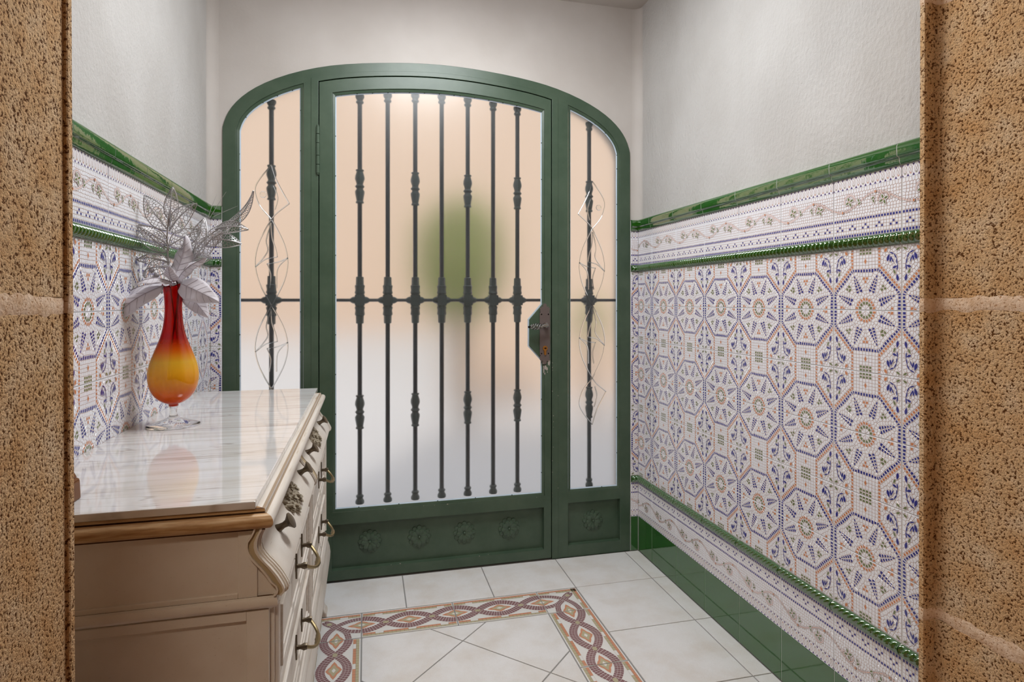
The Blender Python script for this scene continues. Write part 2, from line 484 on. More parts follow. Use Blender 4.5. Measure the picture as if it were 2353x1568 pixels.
TW, THH = 0.1972, 0.1464        # star tile face
def star_tile(clip=None):
    t = TileMesh(TW, THH, clip); rng = random.Random(3); S = []
    def pol(r, a): return (r * math.cos(a), r * math.sin(a))
    def add(x, y, c):
        if t.R[0] < x < t.R[1] and t.R[2] < y < t.R[3]: S.append((x, y, c))
    Rc = 0.0985 / math.cos(PI / 8); hs = 0.0985 * math.tan(PI / 8)
    for k in range(8): add(*pol(0.007, PI / 8 + k * PI / 4), 1)
    for k in range(12): add(*pol(0.0165, (k + 0.5) * PI / 6), 4 if k % 2 == 0 or True else 1)
    for k in range(20): add(*pol(0.0255, (k + 0.5) * PI / 10), 3)
    for k in range(16): add(*pol(0.0365, (k + 0.5) * PI / 8), 1)
    for k in range(8):
        a = PI / 8 + k * PI / 4; ux, uy = math.cos(a), math.sin(a); px, py = -uy, ux
        for i, r in enumerate((0.0475, 0.0550, 0.0625, 0.0700, 0.0770)):
            o = 0.0078 * (1 - i / 6.2)
            for sg in (-1, 1): add(ux * r + px * o * sg * 0.62, uy * r + py * o * sg * 0.62, 2)
            ow = o * 1.25 + 0.0062
            for sg in (-1, 1): add(ux * r + px * ow * sg, uy * r + py * ow * sg, 1)
        add(ux * 0.0845, uy * 0.0845, 2)
        for r in (0.084, 0.091):
            for sg in (-1, 1): add(ux * r + px * 0.0062 * sg, uy * r + py * 0.0062 * sg, 1)
        # small triangle between the spikes
        b = k * PI / 4; vx, vy = math.cos(b), math.sin(b); qx, qy = -vy, vx; c3 = 3 if k % 2 == 0 else 4
        add(vx * 0.0745 + qx * 0.0046, vy * 0.0745 + qy * 0.0046, c3)
        add(vx * 0.0745 - qx * 0.0046, vy * 0.0745 - qy * 0.0046, c3)
        add(vx * 0.0672, vy * 0.0672, c3)
        for d in (-0.0135, -0.0045, 0.0045, 0.0135): add(vx * 0.0835 + qx * d, vy * 0.0835 + qy * d, 1)
        add(vx * 0.0585, vy * 0.0585, 1); add(vx * 0.0505, vy * 0.0505, 1)
    # octagon outline (blue) and the orange bands beyond its diagonal sides
    for k in range(8):
        b = k * PI / 4; vx, vy = math.cos(b), math.sin(b); qx, qy = -vy, vx
        for j in range(10):
            d = -hs + 0.0041 + j * (2 * hs - 0.0082) / 9
            add(vx * 0.0938 + qx * d, vy * 0.0938 + qy * d, 2)
            if k % 2 == 1: add(vx * 0.1022 + qx * d, vy * 0.1022 + qy * d, 3)
            if k % 2 == 1: add(vx * 0.1105 + qx * d, vy * 0.1105 + qy * d, 1)
    # upright panel above the octagon
    for sg in (-1, 1):
        for j in range(6): add(sg * 0.0395, 0.1035 + j * 0.0082, 3)
    for j in range(6):
        for i in range(8):
            x = -0.0322 + i * 0.0092; y = 0.1025 + j * 0.0081
            c_ = 1
            if j >= 4 and 2 <= i <= 5: c_ = 4
            add(x + rng.uniform(-4e-4, 4e-4), y + rng.uniform(-4e-4, 4e-4), c_)
    fill(S, t.R, 0.0066, 1, rng)
    t.cells(S)
    t.chip([(0, 0.1085), (0.0036, 0.1155), (0, 0.1225), (-0.0036, 0.1155)], 3)
    # leaf sprays in the corners
    for sg in (-1, 1):
        lz = [0.0]
        def L(bx, by, an, ln, w_, c_):
            p = leaf_poly(bx, by, an, ln, w_)
            if sg < 0: p = [(-x, y) for x, y in p][::-1]
            lz[0] += 0.00004; t.chip(p, c_, lz[0], 0.0009, 0.0014)
        L(0.0905, 0.066, 1.75, 0.017, 0.0072, 2)
        L(0.0835, 0.082, 2.0, 0.013, 0.0052, 4)
        L(0.0878, 0.090, 1.45, 0.016, 0.0036, 2)
        L(0.0760, 0.096, 0.35, 0.013, 0.0058, 2)
        L(0.0885, 0.104, 1.75, 0.015, 0.0034, 2)
        L(0.0870, 0.117, 2.1, 0.015, 0.0034, 2)
        L(0.0800, 0.128, 2.75, 0.014, 0.0034, 2)
        L(0.0620, 0.112, 1.25, 0.018, 0.0078, 2)
        L(0.0700, 0.110, 1.45, 0.014, 0.0052, 2)
        L(0.0790, 0.108, 2.0, 0.016, 0.0032, 2)
        L(0.0860, 0.136, 0.5, 0.012, 0.0052, 4)
        L(0.0545, 0.134, 0.9, 0.012, 0.0072, 3)
    return t.mb
BW, BH = 0.1972, 0.1480
def border_tile(clip=None):
    t = TileMesh(BW, BH, clip); rng = random.Random(11); S = []
    nx = 25; dx = BW / nx
    rows = [(0.0045, 'b'), (0.0130, 'w'), (0.0205, 'd1'), (0.0280, 'd2'), (0.0355, 'w'), (0.0435, 'b')]
    y = 0.0515
    while y < 0.117: rows.append((y, 'v')); y += 0.0076
    for y, k in rows:
        for i in range(nx):
            x = -BW / 2 + (i + 0.5) * dx
            c_ = 1
            if k == 'b': c_ = 2
            if k == 'd1' and i % 5 in (1, 3): c_ = 2
            if k == 'd2' and i % 5 in (2,): c_ = 2
            j = 8e-4 if k == 'v' else 3e-4
            off = dx * 0.5 if (k == 'v' and round(y * 1000) % 2) else 0
            S.append((x + off * 0.6 + rng.uniform(-j, j), y + rng.uniform(-j, j), c_))
    t.R = (t.R[0], t.R[1], 0, 0.1185)
    t.cells(S)
    t.R = (t.R[0], t.R[1], 0, BH)
    # lattice band of interlaced loops
    t.raised([(-BW / 2, 0.1192), (BW / 2, 0.1192), (BW / 2, 0.1470), (-BW / 2, 0.1470)], 0, 0.0003, 0, 2)
    k = 14; d = BW / k
    for i in range(k):
        x = -BW / 2 + (i + 0.5) * d
        el = lambda a, b: [(x + a * math.cos(q), 0.1331 + b * math.sin(q)) for q in [2 * PI * j / 12 for j in range(12)]]
        t.raised(el(d * 0.62, 0.0150), 0, 0.00036 + (i % 2) * 2e-5, 0, 0)
        t.raised(el(d * 0.56, 0.0143), 0, 0.00045 + (i % 2) * 2e-5, 0, 1)
        t.raised(el(d * 0.36, 0.0100), 0, 0.00056, 0, 0)
        t.raised(el(d * 0.29, 0.0092), 0, 0.00062, 0, 1)
        t.ribbon([(x - d * 0.22, 0.1265), (x + d * 0.22, 0.1397)], 0.0007, 0, 0.0007)
        t.ribbon([(x + d * 0.22, 0.1265), (x - d * 0.22, 0.1397)], 0.0007, 0, 0.0007)
        t.raised([(x, 0.1285), (x + 0.0016, 0.1262), (x, 0.1244), (x - 0.0016, 0.1262)], 0, 0.00074, 0, 3 if i % 2 else 4)
    for sg in (0, 1): t.ribbon([(-BW / 2, 0.1190 + sg * 0.0282), (BW / 2, 0.1190 + sg * 0.0282)], 0.0012, 1, 0.0006)
    # vine
    def vine(pts, zo=0.0):
        t.ribbon(pts, 0.0064, 0, 0.00060 + zo); t.ribbon(pts, 0.0046, 1, 0.00066 + zo); t.ribbon(pts, 0.0012, 3, 0.00071 + zo)
    wave = lambda x: 0.083 + 0.0185 * math.sin(2 * PI * x / BW + 0.6)
    vine([(-BW / 2 + i * BW / 30, wave(-BW / 2 + i * BW / 30)) for i in range(31)])
    for (cx, cy_, s0, sgn) in ((-0.048, 0.088, 0.0, 1), (0.052, 0.080, PI, -1)):
        vine([(cx + 0.0 + 0.0165 * math.cos(s0 + sgn * a), cy_ + 0.0165 * math.sin(s0 + sgn * a)) for a in [i * 0.33 for i in range(11)]], 0.00015 if sgn > 0 else 0.0003)
        for a in (0.4, 1.97, 3.5, 5.1): t.chip(leaf_poly(cx + 0.002 * math.cos(a + s0), cy_ + 0.002 * math.sin(a + s0), a + s0, 0.0115, 0.0058), 4, 0.0005 + 0.00006 * a, 0.0016, 0.0024)
        t.chip([(cx + 0.0018 * math.cos(q), cy_ + 0.0018 * math.sin(q)) for q in (0, 1, 2, 3, 4, 5)], 3, 0.0010, 0.0006, 0)
        t.chip(leaf_poly(cx + sgn * 0.026, cy_ - sgn * 0.010, s0 + 0.6, 0.011, 0.0050), 4, 0.0005, 0.0016, 0.0024)
        t.chip(leaf_poly(cx + sgn * 0.030, cy_ - sgn * 0.004, s0 + 2.0, 0.010, 0.0046), 4, 0.0006, 0.0016, 0.0024)
    for x in (-0.069, 0.030): 
        y = wave(x)
        t.chip([(x + 0.0026 * math.cos(q), y + 0.0032 * math.sin(q)) for q in (0, 1, 2, 3, 4, 5)], 3, 0.0011, 0.0006, 0.0012)
    return t.mb
def rope_tile(w=0.1972, x0=None, x1=None):
    mb = MB(); a = -w / 2 if x0 is None else x0; b = w / 2 if x1 is None else x1
    nb = 13; nxs = max(4, int(round((b - a) / w * nb * 8))); ny = 12; hgt = 0.0275
    vs = []; fs = []
    for i in range(nxs + 1):
        x = a + (b - a) * i / nxs
        for j in range(ny + 1):
            q = PI * j / ny; y = hgt / 2 - math.cos(q) * hgt / 2
            env = math.sin(q)
            ph = 2 * PI * (nb * x / w - 0.62 * (j / ny))
            bead = 0.5 + 0.5 * math.cos(ph)
            e = env ** 0.7 * 0.0062 + max(0, env - 0.25) * 0.0115 * bead ** 0.75
            vs.append((x, y, e))
    m_ = ny + 1
    for i in range(nxs):
        for j in range(ny): fs.append((i * m_ + j, (i + 1) * m_ + j, (i + 1) * m_ + j + 1, i * m_ + j + 1))
    fs.append(tuple(range(m_ - 1, -1, -1))); fs.append(tuple(nxs * m_ + j for j in range(m_)))
    mb.add(vs, fs); return mb
def trim_tile(x0=-0.0986, x1=0.0986):
    prof = [(0.0, -0.006), (0.0, 0.004), (0.0012, 0.0058), (0.0065, 0.0078), (0.0120, 0.0086), (0.0150, 0.0090), (0.0162, 0.0102), (0.0172, 0.0128), (0.0190, 0.0146),
            (0.0240, 0.0152), (0.0320, 0.0156), (0.0390, 0.0153), (0.0425, 0.0142), (0.0455, 0.0115), (0.0476, 0.0075), (0.0488, 0.002), (0.0488, -0.006)]
    mb = MB(); n_ = len(prof)
    vs = [(x, y, z) for x in (x0, x1) for y, z in prof]
    mb.add(vs, [(j, n_ + j, n_ + (j + 1) % n_, (j + 1) % n_) for j in range(n_)] + [tuple(range(n_)), tuple(range(2 * n_ - 1, n_ - 1, -1))])
    return mb
def skirt_tile(x0=-0.0992, x1=0.0992):
    mb = MB(); h_ = 0.1485; b = 0.0012
    vs = [(x0, 0, -0.008), (x1, 0, -0.008), (x1, h_, -0.008), (x0, h_, -0.008), (x0, 0, -b), (x1, 0, -b), (x1, h_, -b), (x0, h_, -b),
          (x0 + b, b, 0), (x1 - b, b, 0), (x1 - b, h_ - b, 0), (x0 + b, h_ - b, 0)]
    mb.add(vs, [(0, 1, 5, 4), (1, 2, 6, 5), (2, 3, 7, 6), (3, 0, 4, 7), (4, 5, 9, 8), (5, 6, 10, 9), (6, 7, 11, 10), (7, 4, 8, 11), (8, 9, 10, 11)])
    return mb

# ------------------------------------------------------------------ room shell
XL, XR, YB, YF = -0.558, 1.161, 2.42, 0.897      # tile faces of left / right / door wall, end of the stone doorway
ZC = 2.372
CX0 = 0.303                                     # middle of the arched door
ARCH = [(0.0, 2.0495), (0.06, 2.0485), (0.12, 2.0455), (0.18, 2.041), (0.25, 2.0345), (0.32, 2.0262), (0.38, 2.0175), (0.434, 2.0085), (0.49, 1.9940),
        (0.54, 1.9785), (0.593, 1.9595), (0.64, 1.9385), (0.68, 1.9170), (0.71, 1.8975), (0.735, 1.8790), (0.757, 1.8590), (0.775, 1.8395), (0.79, 1.8205),
        (0.802, 1.8000), (0.811, 1.7800), (0.817, 1.7600), (0.8200, 1.7420), (0.8207, 1.7250)]
def arch_path(z0=0.0):
    r = [(CX0 + d, z) for d, z in ARCH]; l_ = [(CX0 - d, z) for d, z in ARCH[1:]]
    p = [(CX0 - 0.8207, z0)] + l_[::-1] + r + [(CX0 + 0.8207, z0)]
    # smooth the arch a little
    for _ in range(3):
        q = p[:]
        for i in range(3, len(p) - 3): q[i] = ((p[i - 1][0] + 2 * p[i][0] + p[i + 1][0]) / 4, (p[i - 1][1] + 2 * p[i][1] + p[i + 1][1]) / 4)
        p = q
    return p
def offset(path, d):
    out = []
    for i, p in enumerate(path):
        a = path[max(i - 1, 0)]; b = path[min(i + 1, len(path) - 1)]
        tx, ty = b[0] - a[0], b[1] - a[1]; L = math.hypot(tx, ty)
        out.append((p[0] + ty / L * d, p[1] - tx / L * d))
    return out
AP = arch_path()
def arch_z(s, off=0.0):
    q = offset(AP, off)
    for i in range(len(q) - 1):
        if q[i][0] <= s <= q[i + 1][0] and q[i + 1][0] > q[i][0]:
            t = (s - q[i][0]) / (q[i + 1][0] - q[i][0]); return q[i][1] + t * (q[i + 1][1] - q[i][1])
    return q[1][1]

# floor bed
mb = MB(); mb.box(-0.8, 1.4, 0.2, 2.46, -0.12, -0.0028)
floor = mb.build('floor', 'floor_grout')
tag(floor, 'pale square stoneware floor with a mosaic border and grey joints', 'floor', 'structure')
# right wall, left wall: plaster
PL = 0.008
mb = MB(); mb.box(XR + PL, XR + 0.2, YF - 0.02, 2.62, -0.1, ZC + 0.02)
wall_r = mb.build('wall_right', 'plaster'); tag(wall_r, 'stippled white plaster wall with glazed star tiles below, right of the green door', 'wall', 'structure')
mb = MB(); mb.box(XL - 0.2, XL - PL, YF - 0.02, 2.62, -0.1, ZC + 0.02)
wall_l = mb.build('wall_left', 'plaster'); tag(wall_l, 'stippled white plaster wall with glazed star tiles behind the vase', 'wall', 'structure')
# door wall with the arched opening
mb = MB(); T0, T1 = YB + PL, 2.60
n_ = len(AP)
for d in (T0, T1):
    vs = [(s, d, z) for s, z in AP] + [(s, d, ZC + 0.02) for s, z in AP]
    mb.add(vs, [(i, i + 1, n_ + i + 1, n_ + i) for i in range(1, n_ - 2)])
    for s0, s1 in ((XL - PL, AP[0][0]), (AP[-1][0], XR + PL)):
        mb.add([(s0, d, -0.1), (s1, d, -0.1), (s1, d, ZC + 0.02), (s0, d, ZC + 0.02)], [(0, 1, 2, 3)])
mb.add([(s, d, z) for d in (T0, T1) for s, z in AP], [(i, i + 1, n_ + i + 1, n_ + i) for i in range(n_ - 1)])
wall_b = mb.build('wall_back', 'plaster_smooth', fix=False); tag(wall_b, 'smooth white plaster wall around the arched green door', 'wall', 'structure')
# soft plaster fillets in the two corners
for nm, x, sg in (('left', XL - PL, 1), ('right', XR + PL, -1)):
    mb = MB(); r = 0.035; k = 8
    A = [(x + sg * r * (1 - math.sin(q)), T0 - r * (1 - math.cos(q))) for q in [PI / 2 * i / k for i in range(k + 1)]]
    vs = [(a, b, z) for z in (1.447, ZC) for a, b in A]
    mb.add(vs, [(i, i + 1, k + 2 + i, k + 1 + i) for i in range(k)])
    mb.build('corner_fillet', 'plaster_smooth', wall_b, smooth=True, fix=False)
mb = MB(); mb.box(XL - 0.2, XR + 0.2, YF - 0.02, 2.62, ZC, ZC + 0.12)
ceil = mb.build('ceiling', 'plaster_smooth'); tag(ceil, 'flat white plaster ceiling above the arched door', 'ceiling', 'structure')

# ------------------------------------------------------------------ wall tiles
def basis(wall, u, z):
    # local x (tile width), y up, z out of the wall
    if wall == 'R': ax, an, o = Vector((0, -1, 0)), Vector((-1, 0, 0)), Vector((XR, u, z))
    elif wall == 'L': ax, an, o = Vector((0, 1, 0)), Vector((1, 0, 0)), Vector((XL, u, z))
    else: ax, an, o = Vector((1, 0, 0)), Vector((0, -1, 0)), Vector((u, YB, z))
    m_ = Matrix.Identity(4); up = Vector((0, 0, 1))
    for i in range(3): m_[i][0] = ax[i]; m_[i][1] = up[i]; m_[i][2] = an[i]; m_[i][3] = o[i]
    return m_
Z_SK, Z_B1, Z_R1, Z_M, PZ, Z_R2, Z_B2, Z_T = 0.0, 0.1508, 0.3002, 0.3293, 0.1483, 1.2197, 1.2485, 1.3972
FLIP = Matrix.Rotation(PI, 4, 'Z')
_cache = {}
def tile_mesh(kind, clip=None):
    k = (kind, None if clip is None else (round(clip[0], 4), round(clip[1], 4)))
    if k in _cache: return _cache[k]
    c = clip or (-1, 1)
    if kind == 'star': me = mesh_only(star_tile(clip), 'wall_tile', TILEM)
    elif kind == 'border': me = mesh_only(border_tile(clip), 'border_tile', TILEM)
    elif kind == 'rope': me = mesh_only(rope_tile(x0=max(-0.0986, c[0]), x1=min(0.0986, c[1])), 'rope_trim', ['green_glaze'], True)
    elif kind == 'trim': me = mesh_only(trim_tile(max(-0.0986, c[0]), min(0.0986, c[1])), 'top_trim', ['green_glaze'], True)
    else: me = mesh_only(skirt_tile(max(-0.0992, c[0]), min(0.0992, c[1])), 'skirting_tile', ['green_skirt'])
    _cache[k] = me; return me
def column(wall, parent, u, lo=-1.0, hi=1.0, zmin=-1.0):
    # one column of tiles; u = middle of the full tile, (lo, hi) the local range that is left after cutting
    cut = None if lo <= -0.0999 and hi >= 0.0999 else (max(lo, -0.1), min(hi, 0.1))
    rc = None if cut is None else (-cut[1], -cut[0])
    def put(kind, z, flip=False, h_=0.0):
        if z + 0.15 < zmin: return
        B = basis(wall, u, z)
        if flip: B = B @ Matrix.Translation((0, h_, 0)) @ FLIP
        inst(tile_mesh(kind, rc if flip else cut), {'star': 'wall_tile', 'border': 'border_tile', 'rope': 'rope_trim', 'trim': 'top_trim', 'skirt': 'skirting_tile'}[kind], parent, B)
    put('skirt', Z_SK + 0.001); put('border', Z_B1, True, BH); put('rope', Z_R1 + 0.0004)
    for r in range(6):
        put('star', Z_M + r * PZ + 0.001, r % 2 == 0, THH)
    put('rope', Z_R2 + 0.0004); put('border', Z_B2); put('trim', Z_T)
G = 0.0014
for i in range(8):                               # right wall: joints at 2.2906 - 0.2 k
    u = 2.3906 - 0.2 * i
    hi_cut = 1.0; lo = -1.0
    if i == 0: lo = u - YB + 0.0015              # cut against the door wall
    column('R', wall_r, u, lo, hi_cut)
for i in range(9):                               # left wall: joints at 1.5118 + 0.2 k
    u = 0.8118 + 0.2 * i
    lo = -1.0; hi = 1.0
    if u < YF: continue
    if u + 0.1 > YB: hi = YB - u - 0.0015
    column('L', wall_l, u, lo, hi)
column('B', wall_b, 1.125 + 0.1, -0.1, XR - 1.225 - 0.001)
column('B', wall_b, -0.5185 - 0.1, XL + 0.6185 + 0.001, 0.1)
for o in list(wall_b.children):
    pass
for wall, par in (('R', wall_r), ('L', wall_l)):    # white grout showing between the trim pieces
    ln = (YB - YF) / 2 - 0.001; u = (YB + YF) / 2
    for nm, bm_, zz in (('trim_grout', trim_tile(-ln, ln), Z_T), ('rope_grout', rope_tile(x0=-ln, x1=ln), Z_R1 + 0.0004), ('rope_grout', rope_tile(x0=-ln, x1=ln), Z_R2 + 0.0004)):
        if nm == 'trim_grout': bm_.v = [(x, 0.0003 + y * 0.985, z - 0.0011) for x, y, z in bm_.v]
        else:
            q = 13; nn = len(bm_.v) // q; bm_.v = [(x, y, math.sin(PI * (i % q) / 12) ** 0.7 * 0.0075 - 0.001) for i, (x, y, z) in enumerate(bm_.v)]
        o = bm_.build(nm, 'grout_white', par, smooth=True); o.matrix_basis = basis(wall, u, zz)
for wall, par, x0, x1 in (('R', wall_r, XR + G, XR + PL), ('L', wall_l, XL - PL, XL - G)):
    mb = MB(); mb.box(x0, x1, YF, YB + 0.004, 0, 1.444); mb.build('grout_bed', 'grout_white', par)
for x0, x1 in ((XL, -0.519), (1.1255, XR)):
    mb = MB(); mb.box(x0, x1, YB + G, YB + PL, 0, 1.444); mb.build('grout_bed', 'grout_white', wall_b)

# ------------------------------------------------------------------ floor tiles
FP = 0.3172
def ftile(poly, z=0.0, g_=0.0021):
    p = inset(poly, g_)
    if not p: return
    q = inset(p, 0.0012); mb = MB()
    if not q: return
    n = len(p)
    if len(q) == n:
        mb.add([(x, y, -0.006) for x, y in p] + [(x, y, -0.0008) for x, y in p] + [(x, y, 0) for x, y in q],
               [(i, (i + 1) % n, n + (i + 1) % n, n + i) for i in range(n)] + [(n + i, n + (i + 1) % n, 2 * n + (i + 1) % n, 2 * n + i) for i in range(n)] + [tuple(range(2 * n, 3 * n))])
    else: mb.prism(p, -0.006, 0, ident)
    mb.build('floor_tile', 'floor_tile', floor)
rect = lambda x0, x1, y0, y1: [(x0, y0), (x1, y0), (x1, y1), (x0, y1)]
LX0, LX1, LY1 = -0.170, 0.7775, 2.160            # outer lines of the mosaic border
LWD = 0.157
sx_ = [XL, -0.4925, -0.1753, 0.1420, 0.4614, 0.7795, 1.0970, XR]
# row against the door, then the side columns
for a, b in zip(sx_[:-1], sx_[1:]): ftile(rect(a, b, 2.1635, YB - 0.0005))
ys = [2.1635 - FP * i for i in range(5)] + [0.62]
for y1, y0 in zip(ys[:-1], ys[1:]):
    for a, b in ((XL, -0.4925), (-0.4925, LX0), (LX1 + 0.002, 1.0970), (1.0970, XR)): ftile(rect(a, b, y0, y1))
# inner field laid diagonally
IX0, IX1, IY0, IY1 = LX0 + LWD, LX1 - LWD, 0.735, LY1 - LWD
r2 = math.sqrt(0.5) * FP
for i in range(-6, 7):
    for j in range(-6, 7):
        cx, cy_ = 0.304 + (i + j) * r2, 1.909 + r2 + (i - j) * r2
        q = clip_rect([(cx, cy_ - r2), (cx + r2, cy_), (cx, cy_ + r2), (cx - r2, cy_)], (IX0, IX1, IY0, IY1))
        if q and abs(area(q)) > 4e-4: ftile(q)

def listello(L, Wd):
    mb = MB()
    mb.box(-L / 2, L / 2, -Wd / 2, Wd / 2, -0.006, 0, 1)
    def P(poly, mi, k): mb.add([(x, y, k * 0.00006) for x, y in poly], [tuple(range(len(poly)))], mi)
    hw = Wd / 2
    # two edge rows of little squares
    for sg in ((-1, 1) if L > 0.2 else (1, 2)):
        for row, (o0, mi) in enumerate(((0.0045, 3), (0.0140, 4))):
            s1_ = 1 if sg == 2 else sg
            y0, y1 = s1_ * (hw - o0), s1_ * (hw - o0 - 0.0088)
            Q = (lambda poly, mi, k: P([(y, x) for x, y in poly], mi, k)) if sg == 2 else P
            Q(rect(-L / 2 + 0.002, L / 2 - 0.002, min(y0, y1) - 0.0004, max(y0, y1) + 0.0004), 0, 1)
            k = int(round(L / 0.0135)); d = (L - 0.004) / k
            for i in range(k):
                x = -L / 2 + 0.002 + i * d; c_ = mi
                if sg < 0: c_ = 7 - mi
                if row == 1 and i % 8 in (3,): c_ = 1
                if row == 1 and i % 8 == 4: continue
                Q(rect(x + 0.0005, x + d * (2 if c_ == 1 else 1) - 0.0005, min(y0, y1), max(y0, y1)), c_, 2)
    iw = hw - 0.0240
    BWd = 0.0275
    A = iw - BWd / 2
    def band(pts, w_, k):
        # maroon band of three rows of tesserae
        tot = len(pts) - 1
        for (o0, o1) in ((-w_ / 2, -w_ / 6), (-w_ / 6, w_ / 6), (w_ / 6, w_ / 2)):
            for i in range(tot):
                q = []
                for (idx, e) in ((i, 0.06), (i + 1, -0.06)):
                    a = pts[max(idx - 1, 0)]; b = pts[min(idx + 1, tot)]; p = pts[idx]; r_ = pts[i + 1 if idx == i else i]
                    tx, ty = b[0] - a[0], b[1] - a[1]; l_ = math.hypot(tx, ty) or 1
                    px = p[0] + (r_[0] - p[0]) * abs(e); py = p[1] + (r_[1] - p[1]) * abs(e)
                    for o in ((o0 + 0.0003, o1 - 0.0003) if idx == i else (o1 - 0.0003, o0 + 0.0003)):
                        q.append((px - ty / l_ * o, py + tx / l_ * o))
                P(q, 2, k + 0.6 * i / tot)
    def under(pts, w_, mi, k):
        for i in range(len(pts) - 1):
            q = []
            for idx in (i, i + 1):
                a = pts[max(idx - 1, 0)]; b = pts[min(idx + 1, len(pts) - 1)]; p = pts[idx]
                tx, ty = b[0] - a[0], b[1] - a[1]; l_ = math.hypot(tx, ty) or 1
                for o in ((-w_ / 2, w_ / 2) if idx == i else (w_ / 2, -w_ / 2)): q.append((p[0] - ty / l_ * o, p[1] + tx / l_ * o))
            P(q, mi, k + 0.6 * i / len(pts))
    def star(cx, cy_, r, clipx=None, rot=0.0, sx2=1.85, sy2=1.0):
        for rr, mi, k in ((1.0, 3, 2), (0.66, 4, 3), (0.26, 1, 4)):
            pts = []
            for i in range(16):
                a = i * PI / 8; e = abs((i % 4) / 2 - 1) if True else 0
                rad = r * rr * (0.64 + 0.36 * (abs((i % 4) - 2) / 2) ** 1.5)
                if mi == 1: rad = r * rr * (1.0 if i % 4 == 0 else 0.72)
                pts.append((cx + rad * math.cos(a + rot) * sx2, cy_ + rad * math.sin(a + rot) * sy2))
            if clipx: pts = clip_rect(pts, clipx)
            if pts: P(pts, mi, k)
    if L > 0.2:
        full = (-L / 2, L / 2, -hw, hw)
        for cx in (-L / 2, 0, L / 2): star(cx, 0, A - BWd / 2 - 0.001, full)
        N = 36
        for ph in (1, -1):
            pts = [(-L / 2 + L * i / N, ph * A * math.copysign(abs(math.cos(2 * PI * (-0.5 + i / N))) ** 0.82, math.cos(2 * PI * (-0.5 + i / N)))) for i in range(N + 1)]
            kk = 5 if ph > 0 else 8
            under(pts, BWd + 0.001, 1, kk); band(pts, BWd, kk + 1)
        for sg in (-1, 1):
            c_ = sg * L / 4
            P([(c_ + 0.011 * math.cos(q), 0.008 * math.sin(q)) for q in [PI * j / 4 for j in range(8)]], 4, 12)
    else:
        star(-hw, 0, A - BWd / 2 - 0.001, (-hw, hw, -hw, hw)); star(0, -hw, A - BWd / 2 - 0.001, (-hw, hw, -hw, hw), 0.0, 1.0, 1.85)
        k_ = 20
        a1 = [(-hw + (hw + A) * math.sin(PI / 2 * i / k_), -hw + (hw + A) * math.cos(PI / 2 * i / k_)) for i in range(k_ + 1)]
        lp = []
        ctrl = [(-hw, -A), (-0.035, -A * 0.75), (-0.004, -0.002), (0.022, 0.029), (0.037, 0.041), (0.041, 0.037), (0.029, 0.022), (-0.002, -0.004), (-A * 0.75, -0.035), (-A, -hw)]
        for i in range(len(ctrl) - 1):
            p0 = ctrl[max(i - 1, 0)]; p1 = ctrl[i]; p2 = ctrl[i + 1]; p3 = ctrl[min(i + 2, len(ctrl) - 1)]
            for t in (0, 0.25, 0.5, 0.75):
                lp.append(tuple(0.5 * (2 * p1[c] + (p2[c] - p0[c]) * t + (2 * p0[c] - 5 * p1[c] + 4 * p2[c] - p3[c]) * t * t + (3 * p1[c] - p0[c] - 3 * p2[c] + p3[c]) * t ** 3) for c in (0, 1)))
        lp.append(ctrl[-1])
        for q, k in ((lp[:len(lp) // 2 + 1], 5), (lp[len(lp) // 2:], 8), (a1, 11)):
            under(q, 0.021, 1, k); band(q, 0.020, k + 1)
        P([(0.027 + 0.009 * math.cos(q), 0.027 + 0.009 * math.sin(q)) for q in [PI * j / 4 for j in range(8)]], 4, 15)
    return mb
me_long = mesh_only(listello(FP - 0.0042, LWD - 0.0042), 'border_floor_tile', LISTM)
me_corner = mesh_only(listello(LWD - 0.0042, LWD - 0.0042), 'corner_floor_tile', LISTM)
def fl(me, name, x, y, a): inst(me, name, floor, Matrix.Translation((x, y, 0)) @ Matrix.Rotation(a, 4, 'Z'))
for i in range(2): fl(me_long, 'mosaic_floor_tile', IX0 + FP * (i + 0.5), LY1 - LWD / 2, 0)
for i in range(4):
    fl(me_long, 'mosaic_floor_tile', LX1 - LWD / 2, IY1 - FP * (i + 0.5), -PI / 2)
    fl(me_long, 'mosaic_floor_tile', LX0 + LWD / 2, IY1 - FP * (i + 0.5), PI / 2)
fl(me_corner, 'mosaic_floor_tile', LX1 - LWD / 2, LY1 - LWD / 2, 0)
fl(me_corner, 'mosaic_floor_tile', LX0 + LWD / 2, LY1 - LWD / 2, PI / 2)

